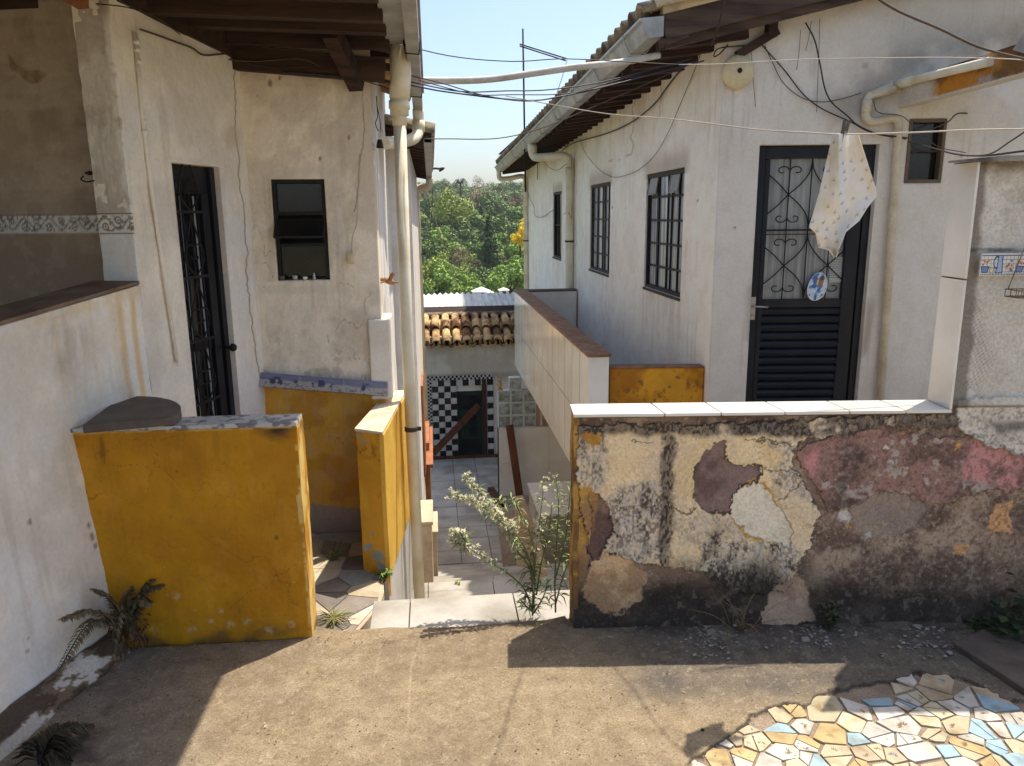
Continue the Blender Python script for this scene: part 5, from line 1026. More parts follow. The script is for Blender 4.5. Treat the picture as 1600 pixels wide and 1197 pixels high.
pipe([(-.136, 4.12, 2.25), (-.140, 4.12, 2.1)], .047, LH, collars=[((-.138, 4.12, 2.17), (-.139, 4.12, 2.13))])
pipe([(-.140, 4.12, 2.14), (-.146, 4.12, 1.0), (-.130, 4.14, -1.0)], .032, LH, collars=[((-.14, 4.12, 2.12), (-.14, 4.12, 2.05))], clips=[(-.142, 4.125, .455)])
pipe(spline([(-.058, 5.2, 2.27), (-.058, 5.2, 2.16), (-.075, 5.15, 2.10), (-.12, 5.0, 2.06), (-.2, 4.8, 2.03), (-.25, 4.6, 2.01)], 5), .036, LH, collars=[((-.058, 5.2, 2.2), (-.058, 5.2, 2.13))])
pipe(spline([(.0, 8.5, 2.0), (.0, 8.5, 1.94), (-.02, 8.52, 1.905), (-.10, 8.55, 1.90), (-.145, 8.57, 1.87), (-.15, 8.58, 1.8)], 5) + [(-.13, 8.6, -2.05)], .04, LH, collars=[((-.15, 8.58, 1.86), (-.15, 8.58, 1.78))], clips=[(-.14, 8.6, 1.2), (-.14, 8.6, .2)])
# brick piers at the foot of the left house
for i, (x1, y0, y1, z1) in enumerate(((-.06, 4.95, 5.35, -.43), (-.03, 5.6, 6.0, -.78))):
    b = MB(); b.box(-.26, x1, y0, y1, -1.6, z1 - .03); b.box(-.26, x1 + .012, y0 - .012, y1 + .012, z1 - .028, z1); tag(b.build('pier', M('pale_render', C(206, 186, 156), C(176, 156, 130)), bevel=.006), ['tan masonry pier with a flat top beside the stairs, the nearer one', 'lower tan masonry pier further down the stairs'][i], 'pier', 'masonry piers beside the stairs')

# ---- small things on the left house
def ellips(b, c, r, n=12, m=8, rot=None, mi=0, col=(1, 1, 1)):
    V = []
    for i in range(m + 1):
        t = math.pi * i / m
        for j in range(n):
            a = 2 * math.pi * j / n; v = Vector((r[0] * math.cos(t), r[1] * math.sin(t) * math.cos(a), r[2] * math.sin(t) * math.sin(a)))
            if rot is not None: v = rot @ v
            V.append((c[0] + v.x, c[1] + v.y, c[2] + v.z))
    b.add(V, [(i * n + j, i * n + (j + 1) % n, (i + 1) * n + (j + 1) % n, (i + 1) * n + j) for i in range(m) for j in range(n)], mi, True, col)
cps = [(441, 434, .014, .020, m_stone, 'small dark cup at the left end of the louvred window sill', 'cup'), (461, 433, .015, .022, m_silver, 'little bowl with a brown rim on the louvred window sill', 'cup'), (477, 437, .012, .014, m_tile, 'tiny white pot on the louvred window sill', 'cup'), (491, 434, .011, .034, m_silver, 'small clear figurine at the right of the louvred window sill', 'figurine')]
for px, py, r, h, m, lab, cat in cps:
    x = hy(px, py, 4.095)[0]; b = MB(); z0 = 1.287
    if cat == 'cup': b.lathe((x, 4.096, z0), [(.0001, 0), (r * .8, 0), (r, h * .6), (r * 1.05, h), (r * .92, h), (r * .8, h * .5), (.0001, h * .3)], 14)
    else: b.lathe((x, 4.096, z0), [(.0001, 0), (r, 0), (r * .9, .004), (r * .6, .010), (r * .8, .018), (r * .4, .026), (r * .55, .031), (.0001, h)], 14)
    tag(b.build('cup' if cat == 'cup' else 'figurine', m), lab, cat, 'little vessels on the window sill')
b = MB(); bx, by, bz = -.235, 4.2, 1.262; rm = Matrix.Rotation(R(20), 3, 'Y')      # ceramic bird
ellips(b, (bx, by, bz), (.036, .018, .017), rot=rm); ellips(b, (bx - .036, by, bz + .01), (.014, .012, .012)); b.lathe((bx - .046, by, bz + .01), [(.005, 0), (.0001, .014)], 8, axis=(-1, 0, -.1))
b.prism([(bx - .005, by - .01, bz + .01), (bx + .02, by - .012, bz + .008), (bx + .026, by - .022, bz + .05), (bx + .012, by - .02, bz + .04)], (0, .005, 0)); b.prism([(bx - .005, by + .006, bz + .01), (bx + .02, by + .008, bz + .008), (bx + .036, by + .018, bz + .042), (bx + .02, by + .014, bz + .04)], (0, .005, 0)); b.prism([(bx + .03, by - .008, bz - .01), (bx + .062, by - .014, bz - .012), (bx + .062, by + .014, bz - .012), (bx + .03, by + .008, bz - .01)], (0, 0, .005))
b.tube([(bx, by, bz), (-.29, by + .0, bz - .012)], .003, 5)
tag(b.build('bird_ornament', M('terracotta_glaze', C(176, 134, 92), C(140, 100, 66), scale=40, rough=.4)), 'little brown ceramic bird with raised wings fixed to the wall corner', 'ornament')
b = MB(); q = hy(593, 215, 4.06); top = hy(588, 150, 4.05)     # hanging pull on a twisted cord
b.tube(spline([top, hy(590, 180, 4.055), hy(587, 193, 4.06), hy(591, 205, 4.06)]), .0025, 5); b.tube(spline([hy(589, 165, 4.055), hy(594, 190, 4.058), hy(595, 206, 4.06)]), .002, 5); b.lathe(q + [0, 0, -.05], [(.0001, 0), (.019, 0), (.016, .018), (.012, .036), (.011, .04), (.0001, .042)], 12)
tag(b.build('lamp_holder', m_iron), 'black lamp holder dangling on its twisted cord by the wall corner', 'lamp holder')
b = MB(); q = hy(548, 403, 4.085); b.box(q[0] - .018, q[0] + .016, 4.062, 4.095, q[2] - .03, q[2] + .03); b.box(q[0] - .010, q[0] + .008, 4.055, 4.063, q[2] - .018, q[2] + .018); sw = tag(b.build('switch_box', m_cream, bevel=.003), 'small cream electric switch box on the wall beside the louvred window', 'switch')
b = MB(); b.tube(spline([hy(549, 395, 4.078), hy(551, 370, 4.075), hy(558, 345, 4.078), hy(560, 300, 4.078), hy(562, 240, 4.08)]), .0025, 5); b.build('cord', m_cablew, sw)

# ================================================================== END OF THE ALLEY
EH = thing('house', 'small house closing the alley with a black and white chequered tile front', 'house', (.4, 11.5, -2.07))
def col_e(px, py, s, z):
    col = np.repeat(C(206, 194, 178)[None], len(s), 0); col = mixc(col, C(176, 160, 140), ss(fbm(s * 3, z * 3, 5, 3), .42, .65)); col = mixc(col, C(120, 104, 88), (1 - ss(np.abs(z + .82 - .05 * fbm(s * 8, z, 3, 4)), .01, .07)) * .7)
    return col
wallgrid('wall', (-.3, 11.52), (1.98, 11.52), -2.3, -.18, 160, 140, m_paint, EH, col_e, lambda px, py, s, z: (fbm(s * 4, z * 4, 4, 5) - .5) * .02, [(.62, 1.06, -2.3, -1.03)], .12)
def checks():
    b = MB(); t = .0935; x0 = -.06; 
    for i in range(11):
        for j in range(13):
            xa, za = x0 + i * t, -2.06 + j * t
            if .285 < xa + t / 2 < .80 and za + t / 2 < -.98: continue
            if xa > .93 - t: continue
            b.box(xa + .0015, xa + t - .0015, 11.495, 11.506, za + .0015, za + t - .0015, (i + j) % 2)
    k = .0312
    for i in range(2):       # small mosaic strip along the edge and top
        for j in range(42):
            b.box(x0 - .07 + i * k + .001, x0 - .07 + (i + 1) * k - .001, 11.496, 11.506, -2.06 + j * k * .93 + .001, -2.06 + (j + 1) * k * .93 - .001, (i + j) % 2)
    for i in range(32):
        for j in range(2): b.box(x0 - .07 + i * k + .001, x0 - .07 + (i + 1) * k - .001, 11.496, 11.506, -.842 + j * k + .001, -.842 + (j + 1) * k - .001, (i + j) % 2)
    b.build('tiles', [M('white_check', C(206, 202, 196), rough=.25, spec=.5), M('black_check', C(26, 26, 28), rough=.25, spec=.5)], EH)
checks()
b = MB(); b.box(.32, .70, 11.55, 11.58, -2.1, -1.035); dd = b.build('door', M('dark_green_door', C(40, 60, 54), C(32, 48, 44), rough=.6), EH)
b = MB(); b.box(.70, .77, 11.49, 11.6, -2.06, -.84); b.box(.318, .322, 11.5, 11.6, -2.1, -1.03); b.build('frame', M('brown_post', C(72, 52, 42), rough=.8), dd)
b = MB(); b.box(.5, .62, 11.546, 11.551, -1.75, -1.4); b.box(.37, .66, 11.546, 11.551, -2.02, -1.8); b.box(.36, .68, 11.546, 11.551, -1.33, -1.1); b.build('door_panel', m_black, dd)
b = MB(); b.box(-.22, .95, 11.42, 11.50, -2.08, -2.045); b.build('threshold', m_woodl, EH)
b = MB(); y0, z0, y1, z1 = 11.28, -.245, 12.05, .06; pitch = .1545
for k in range(10):
    x = -.13 + k * pitch
    for a, e, lift in ((0, .56, 0), (.48, 1.0, .022)):
        j = random.uniform(-.01, .01); A_ = (x + j, y0 + (y1 - y0) * a + j, z0 + (z1 - z0) * a + lift); B_ = (x, y0 + (y1 - y0) * e, z0 + (z1 - z0) * e + lift - .012); b.half(A_, B_, .068, .055, 9)
        b.half((x + pitch / 2, A_[1] + .03, A_[2] - .025), (x + pitch / 2, B_[1], B_[2] - .02), .06, .05, 7, flip=True)
b.build('roof_tiles', M('clay_tile', C(212, 176, 122), C(112, 78, 50), scale=4.5, rough=.9, bump=.5, fine=.2, contrast=(.4, .6)), EH)
b = MB(); b.prism([(-.25, y0 + .1, z0 - .03), (1.5, y0 + .1, z0 - .03), (1.5, y1 + .5, z1 + .1), (-.25, y1 + .5, z1 + .1)], (0, 0, -.02)); b.build('roof', m_wood, EH)
b = MB()
for xa, xb in ((-.18, .28), (.29, .72), (.73, 1.16), (1.17, 1.6)): b.half((xa, 12.12, .07), (xb + .02, 12.12, .07), .055, .06, 8)
b.build('ridge_tile', m_rtile2, EH)
def corrugated():
    V = []; nx = 260
    for j, (y, z) in enumerate(((12.2, .06), (13.2, .115), (14.4, .185))):
        for i in range(nx): x = -.4 + 2.9 * i / (nx - 1); V.append((x, y, z + .018 * math.sin(x * 2 * math.pi / .105) + .008 * math.sin(x * 3)))
    F = [(j * nx + i, j * nx + i + 1, (j + 1) * nx + i + 1, (j + 1) * nx + i) for j in range(2) for i in range(nx - 1)]
    o = mesh('corrugated_roof', V, F, m_corr, None, None, True); md = o.modifiers.new('s', 'SOLIDIFY'); md.thickness = .004
    b = MB(); b.box(-.3, 2.3, 12.25, 14.3, -2.3, .02); b.build('wall', m_white, o)
    tag(o, 'weathered white corrugated shed roof behind the clay tiles', 'roof')
corrugated()
b = MB(); b.bar(hy(676, 709, 11.2), hy(748, 633, 11.42), .1, .03, up=(0, -1, 0)); tag(b.build('plank', m_woodl), 'brown plank propped diagonally across the dark green door', 'plank', 'loose planks in the alley')
# glass-block screen on its low tiled wall
gw_ = thing('tiled_low_wall', 'low white-tiled wall in the alley below the glass blocks', 'low wall', (1.3, 9.75, -2.07))
b = MB(); b.box(.806, 1.95, 9.708, 9.85, -2.07, -1.135); b.build('wall', m_white, gw_)
b = MB(); 
for r_, (za, ze) in enumerate(((-2.07, -1.62), (-1.616, -1.135))):
    x = .80
    while x < 1.9: b.box(x + .0015, min(x + .335, 1.945) - .0015, 9.70, 9.7085, za, ze); b.box(.7985, .8065, 9.702, 9.848, za + .002, ze - .002); x += .335
b.build('tiles', m_tile, gw_)
GB = thing('glass_block_screen', 'screen of clear wavy glass blocks standing on the low tiled wall', 'glass screen', (1.05, 9.75, -1.135))
t = .166
for r_ in range(4):
    for c_ in range(3):
        if r_ == 3 and c_ != 1: continue
        xa = .80 + c_ * t * 1.02 - (.02 if r_ == 3 else 0) + (.0 if r_ < 3 else .0); za = -1.132 + r_ * (t + .004)
        b = MB(); b.box(xa + .01, xa + t - .01, 9.718, 9.79, za + .01, za + t - .01); o = b.build('glass_block', m_glassb, GB, bevel=.008)
        b = MB(); fr_ = .011
        for a0, a1, e0, e1 in ((xa, xa + fr_, za, za + t), (xa + t - fr_, xa + t, za, za + t), (xa + fr_, xa + t - fr_, za, za + fr_), (xa + fr_, xa + t - fr_, za + t - fr_, za + t)): b.box(a0, a1, 9.712, 9.795, e0, e1)
        b.build('rim', m_edge, o)
b = MB(); b.box(1.315, 1.36, 9.72, 9.80, -1.132, -.62); b.box(1.40, 1.9, 9.75, 9.82, -1.132, -.45); tag(b.build('board', m_cardb), 'brown board closing the gap beside the glass blocks', 'board')
b = MB(); ellips(b, (.83, 9.76, -.56), (.035, .03, .05)); ellips(b, (.83, 9.745, -.49), (.024, .024, .028)); b.lathe((.83, 9.76, -.632), [(.0001, 0), (.045, 0), (.04, .02), (.0001, .022)], 12); b.prism([(.80, 9.75, -.47), (.81, 9.75, -.43), (.825, 9.75, -.465)], (0, .01, 0)); b.prism([(.838, 9.75, -.465), (.852, 9.75, -.43), (.86, 9.75, -.475)], (0, .01, 0)); tag(b.build('figurine', m_cardb), 'small brown animal figurine sitting beside the top glass block', 'ornament')
b = MB(); b.bar(hy(796, 664, 9.62), hy(812, 776, 9.45), .1, .035, up=(0, -1, 0)); tag(b.build('plank', m_woodl), 'dark brown plank leaning upright against the low tiled wall', 'plank', 'loose planks in the alley')
wb = thing('tiled_block', 'low white-tiled block with a pale top beside the alley stairs', 'tiled block', (1.2, 7.3, -2.07))
b = MB(); b.box(.955, 1.60, 6.86, 7.72, -2.07, -1.215); b.build('wall', m_tilem, wb); b = MB(); b.box(.94, 1.62, 6.84, 7.74, -1.213, -1.195); b.build('top_slab', m_tile, wb); b = MB(); b.box(1.25, 1.45, 6.852, 6.858, -1.75, -1.52); b.build('opening', m_dark, wb)  # opening is a flat dark plate, its inner shade put into the colour
# boards stacked on the stairs
b = MB(); q0, q1 = hy(775, 797, 5.6), hy(828, 797, 5.55); b.prism([q0, q1, hy(824, 882, 5.25), hy(786, 886, 5.3)], (0, .03, 0)); tag(b.build('board', M('grey_board', C(150, 132, 116), C(120, 106, 96), scale=6)), 'grey-brown board leaning on the stairs behind the weed', 'board', 'boards left on the stairs')
b = MB(); b.prism([hy(805, 778, 5.0), hy(818, 776, 5.0), hy(832, 815, 4.9), hy(836, 885, 4.7), hy(808, 885, 4.7)], (0, .03, 0)); tag(b.build('board', m_cardb), 'pointed tan board leaning behind the weed, the lightest one', 'board', 'boards left on the stairs')
b = MB(); b.prism([hy(840, 850, 4.6), hy(846, 852, 4.6), hy(856, 900, 4.3), hy(838, 905, 4.3)], (0, .05, 0)); tag(b.build('board', m_cardb), 'narrow tan offcut leaning nearest the weed', 'board', 'boards left on the stairs')
b = MB(); b.bar(hy(766, 764, 5.9), hy(785, 790, 5.7), .05, .04); b.bar(hy(775, 772, 5.85), hy(776, 786, 5.8), .03, .03); tag(b.build('timber_offcut', m_wood), 'short dark timber offcut on top of the grey-brown board', 'timber')
b = MB(); q = hz(668, 830, -1.9); q = hy(667, 836, 6.6); b.lathe(q + [0, 0, -.06], [(.0001, 0), (.04, 0), (.05, .07), (.046, .07), (.036, .01), (.0001, .01)], 14); b.tube(spline([q + [-.045, 0, .01], q + [0, -.01, .06], q + [.045, 0, .01]]), .004, 5); tag(b.build('bucket', M('blue_plastic', C(110, 140, 160), rough=.4)), 'small pale blue bucket by the foot of the left wall', 'bucket')

# ================================================================== CABLES, PIPE, ANTENNA, LAUNDRY
def W3(*q): return [hy(a, b, y) for a, b, y in q]
m_pl = m_cablew
wire('cable', W3((470, 14, 3.7), (600, 60, 4.0), (700, 87, 4.2), (800, 96, 4.4), (885, 92, 4.5), (1000, 98, 4.6), (1060, 101, 4.7)), .004, m_cable, 'topmost thin dark cable sagging across the gap between the roofs')
wire('cable', W3((440, 112, 4.0), (560, 122, 4.04), (640, 133, 4.2), (700, 144, 4.4), (820, 157, 4.6), (880, 150, 4.7), (955, 133, 4.8), (1100, 95, 4.95)), .006, m_cableb, 'thickest blue-black cable of the bundle hanging below the white conduit')
wire('cable', W3((640, 128, 4.3), (720, 143, 4.45), (790, 142, 4.55), (860, 140, 4.7), (950, 126, 4.85), (1080, 92, 4.95)), .005, m_cableb, 'blue-black cable running straight just above the bundle')
wire('cable', W3((640, 118, 4.3), (690, 130, 4.4), (760, 150, 4.5), (830, 158, 4.6), (900, 144, 4.75), (1000, 115, 4.9)), .0045, m_cable, 'black cable crossing over the bundle near the left gutter')
wire('cable', W3((655, 126, 4.3), (740, 147, 4.5), (800, 148, 4.55), (890, 146, 4.7), (970, 128, 4.85)), .004, m_cable, 'thin black cable in the middle of the bundle')
wire('cable', W3((662, 217, 5.2), (700, 217, 5.25), (780, 216, 5.35), (850, 199, 5.4), (925, 168, 5.45), (990, 140, 5.4), (1080, 100, 5.15)), .0045, m_cableg, 'lowest grey cable crossing the gap to the right-hand eave')
wire('clothes_line', W3((790, 150, 4.7), (860, 163, 4.4), (950, 178, 3.9), (1050, 186, 3.4), (1180, 202, 2.9), (1260, 207, 2.57), (1300, 209.5, 2.46), (1345, 209.5, 2.42), (1430, 207, 2.33), (1520, 203, 2.24), (1640, 201, 2.15)), .0025, m_cablew, 'thin pale clothes line carrying the cloth', cat='clothes line')
wire('cable', W3((1060, 101, 4.7), (1130, 100, 4.6), (1250, 93, 4.3), (1360, 91, 4.0), (1460, 90, 3.7), (1570, 92, 3.4), (1640, 98, 3.2)), .0035, m_cablew, 'thin pale wire running level across the right-hand facade')
wire('cable', W3((1355, -14, 3.0), (1390, 10, 3.0), (1420, 25, 3.0), (1470, 46, 3.0), (1530, 74, 3.0), (1600, 92, 3.0), (1680, 110, 3.0)), .007, m_cableg, 'thick grey cable slanting across the top right corner')
wire('cable', [fw(*fws(a, b), .02) for a, b in ((1186, 68), (1200, 84), (1225, 112), (1255, 150), (1285, 172), (1325, 190), (1360, 208), (1413, 218))], .006, m_cable, 'black cable draping from the eave bracket to the small window')
wire('cable', [fw(*fws(a, b), .05) for a, b in ((1254, 38), (1268, 65), (1276, 100), (1284, 140), (1295, 162), (1318, 182), (1335, 197), (1365, 210), (1412, 217))], .007, m_cable, 'heaviest black cable dropping from the roof past the canopy pipe')
wire('cable', [fw(*fws(a, b), .02) for a, b in ((1193, 72), (1206, 100), (1222, 130), (1250, 153), (1280, 160), (1310, 156), (1344, 146))], .004, m_cableg, 'slim brown cable looping to the canopy pipe')
wire('cable', [fw(*fws(a, b), .07) for a, b in ((1357, 160), (1365, 178), (1400, 183), (1420, 200), (1440, 218), (1460, 232), (1500, 240))], .004, m_cableg, 'slim cable threading behind the door drain pipe')
wire('cable', W3((1425, 214, 4.6), (1460, 200, 4.8), (1482, 190, 4.95), (1495, 178, 5.02), (1511, 177, 5.05)), .006, m_cable, 'short black cable end stapled beside the small window', cat='cable')
wire('cable', W3((1420, 222, 4.9), (1460, 232, 4.2), (1495, 241, 3.5), (1540, 243, 3.1), (1600, 236, 2.8), (1660, 232, 2.6)), .006, m_cable, 'black cable leaving the small window towards the right edge')
wire('cable', W3((1500, 243, 2.7), (1545, 241, 2.65), (1580, 220, 2.6), (1640, 180, 2.5)), .004, m_cableg, 'brown cable rising to the right edge above the capping sheet')
wire('cable', [fw(*fws(a, b), .04) for a, b in ((1190, 66), (1180, 72), (1150, 74), (1120, 78), (1113, 90), (1122, 86), (1135, 72))], .006, m_cable, 'curl of black cable wound on the eave bracket')
wire('cable', W3((1135, -10, 4.7), (1128, 20, 4.75), (1120, 50, 4.85), (1112, 72, 4.9)), .009, m_cable, 'black cable falling over the roof edge above the bell')
for (q, lab) in (([(1249, 48), (1247, 80), (1243, 110)], 'short loose wire hanging from the eave, left of the pair'), ([(1266, 34), (1262, 60), (1257, 80)], 'shortest loose wire hanging from the eave'), ([(1279, 30), (1277, 100), (1274, 176)], 'longest loose wire hanging down over the door wall'), ([(1172, 74), (1175, 120), (1179, 168)], 'loose wire hanging beside the bell')):
    wire('cable', [fw(*fws(a, b), .02) for a, b in q], .0025, m_cableg, lab, group='loose wires on the door wall')
LX = lambda q, o=0: [hx(a, b, 1.93 - o) for a, b in q]
wire('cable', LX([(882, 232), (895, 224), (915, 218), (950, 208), (985, 192), (1020, 165), (1045, 132), (1065, 108), (1090, 84)]), .008, m_cable, 'dark cable swagging along the long wall above the windows')
wire('cable', LX([(905, 215), (915, 240), (935, 264), (955, 276), (975, 275), (1000, 264), (1025, 240), (1045, 205), (1062, 165), (1085, 110), (1096, 80)]), .0035, m_cableg, 'thin cable hanging in a deep loop above the near window')
wire('cable', [hx(a, b, 1.86) for a, b in ((840, 244), (850, 250), (862, 249), (874, 240))] + [hx(888, 225, 1.9)], .008, m_cable, 'black cable looped below the middle downpipe elbow')
wire('cable', [hx(a, b, 1.86) for a, b in ((845, 246), (856, 260), (870, 266), (885, 256))], .005, m_cableg, 'thin cable sagging under the middle downpipe elbow')
wire('cable', LX([(822, 290), (828, 310), (834, 322), (836, 337), (848, 339), (860, 331), (866, 328)], .02), .006, m_cableg, 'cable running along the far wall to the last window')
wire('cable', LX([(893, 240), (894, 300), (893, 340), (888, 332), (880, 335)], .09), .004, m_cableg, 'thin cable running down the middle downpipe')
wire('chain', [hx(840, a, 1.6) for a in (246, 262, 281)], .006, m_cableg, 'short hanging chain with a weight below the gutter', cat='chain')
wire('cable', W3((664, 288, 8.6), (672, 315, 8.9), (685, 358, 9.5), (700, 405, 10.5), (716, 455, 12.0)), .007, m_pl, 'pale wire slanting down from the left eave to the corrugated roof')
wire('cable', W3((676, 290, 8.6), (673, 350, 9.0), (660, 480, 10), (656, 640, 11)), .005, m_cableg, 'grey wire dropping beside the far left downpipe')
wire('cable', [(-.5, 8.4, 2.0), (.0, 8.5, 2.09), (.10, 8.6, 2.10), (.16, 8.7, 2.11), (.11, 8.7, 2.08)], .012, m_cable, 'short black bracket sticking out of the far left gutter', cat='bracket')
wire('cable', W3((172, -8, 3.0), (230, 24, 3.3), (290, 55, 3.7), (345, 86, 4.0), (420, 105, 4.02), (500, 105, 4.03), (545, 122, 4.04)), .004, m_cable, 'black wire following the top of the left facade')
wire('cable', W3((150, 6, 2.9), (200, 12, 3.1), (250, 30, 3.4), (300, 68, 3.8), (345, 88, 3.95)), .003, m_cable, 'thin wire sagging below the left rafters')
wire('cable', W3((345, 92, 4.0), (400, 96, 4.02), (470, 92, 4.02), (510, 108, 4.03), (575, 128, 4.05), (640, 150, 4.3)), .004, m_cableg, 'brown wire drooping along the left eave beam')
wire('cable', [LWP(*q, .02) for q in ((219, 46), (240, 53), (270, 64), (300, 75), (318, 86), (350, 84))], .006, m_cableg, 'thick pale-brown conduit under the left eave')
wire('conduit', W3((640, 126, 4.9), (750, 125, 4.95), (830, 115, 5.0), (900, 105, 5.0), (965, 98, 5.03), (1000, 92, 5.06), (1030, 86, 5.1)), .021, M('white_conduit', C(206, 200, 190), C(170, 162, 150), scale=4, rough=.5), 'pale rigid conduit spanning from the left gutter to the right-hand roof', n=10, cat='pipe')
an = thing('antenna', 'thin rooftop mast with a double cross arm beyond the right gutter', 'antenna', hy(822, 290, 11.4))
b = MB(); b.tube([hy(817, 45, 11.4), hy(821, 300, 11.4)], .014, 6); b.build('mast', m_iron, an)
b = MB(); b.tube([hy(812, 69, 11.4), hy(886, 92, 11.6)], .010, 5); b.tube([hy(812, 72, 11.3), hy(884, 95, 11.5)], .010, 5); b.build('arm', m_iron, an)
b = MB(); b.tube([hy(886, 94, 11.5), hy(878, 122, 11.3), hy(868, 152, 11.0)], .005, 5); b.build('cord', m_cableg, an)

def cloth():
    Le = [(209, 1301), (300, 1280), (355, 1264), (364, 1274), (388, 1279), (389, 1292), (402, 1304)]; Re = [(209, 1340), (250, 1354), (300, 1371), (306, 1371), (325, 1355), (345, 1343), (362, 1322), (402, 1306)]
    nr, nc = 130, 60; V = []; cl = []; rnd = np.random.RandomState(5); mot = [(rnd.uniform(1268, 1366), rnd.uniform(215, 395), rnd.uniform(0, 3), rnd.randint(3)) for _ in range(150)]
    mk = []; 
    for m_ in mot:
        if all(math.hypot(m_[0] - q[0], m_[1] - q[1]) > 10.5 for q in mk): mk.append(m_)
    P = []
    for i in range(nr):
        y = 209 + 193 * i / (nr - 1); a = np.interp(y, [q[0] for q in Le], [q[1] for q in Le]); e = np.interp(y, [q[0] for q in Re], [q[1] for q in Re])
        for j in range(nc): P.append((a + (e - a) * j / (nc - 1), y, j / (nc - 1)))
    P = np.array(P); px, py = P[:, 0], P[:, 1]
    col = np.repeat(C(226, 220, 210)[None], len(P), 0); col = mixc(col, C(222, 202, 164), ss(fbm(px / 26, py / 40, 4, 3), .5, .68) * .5); col = mixc(col, C(206, 212, 220), (1 - ss(np.abs(px - 1314 - (py - 250) * .02), 3, 9)) * .5)
    for x, y, t, k in mk:
        for dx, dy, r in ((0, 0, 1.6), (2.2 * math.cos(t), 2.2 * math.sin(t), 1.3), (-1.5, 2.0, 1.1), (1.2, -2.8, 1.0)):
            col = mixc(col, C(120, 120, 126) if k else C(136, 114, 94), (1 - ss(np.hypot(px - x - dx, py - y - dy), r * .5, r * 1.15)) * .7)
    fold = 1 - np.clip(np.abs(px - 1310 - (py - 210) * .02) / 16, 0, 1)
    for (x, y, u), f in zip(P, fold):
        yy = 2.455 + .012 * math.sin(u * 7 + y * .01) - .03 * f * max(0, 1 - (y - 209) / 150) + .012 * math.sin((x - 1264) * .07) * (y - 209) / 190
        V.append(hy(x, y, yy))
    F = [(i * nc + j, (i + 1) * nc + j, (i + 1) * nc + j + 1, i * nc + j + 1) for i in range(nr - 1) for j in range(nc - 1)]
    o = mesh('cloth', V, F, m_cloth, None, None, True, col); md = o.modifiers.new('s', 'SOLIDIFY'); md.thickness = .003
    tag(o, 'white printed dish cloth pegged to the clothes line in front of the black door', 'cloth')
cloth()
pg = thing('clothes_peg', 'grey-brown wooden peg gripping the cloth', 'peg', hy(1318, 200, 2.445))
b = MB(); b.bar(hy(1320, 188, 2.43), hy(1312, 231, 2.43), .008, .008, up=(0, -1, 0)); b.build('jaw', m_stone, pg); b = MB(); b.bar(hy(1327, 188, 2.45), hy(1314, 231, 2.445), .008, .008, up=(0, -1, 0)); b.build('jaw', m_stone, pg); b = MB(); b.lathe(hy(1318.5, 207, 2.435), [(.006, -.006), (.006, .006)], 8, axis=(0, 1, 0)); b.build('spring', m_silver, pg)

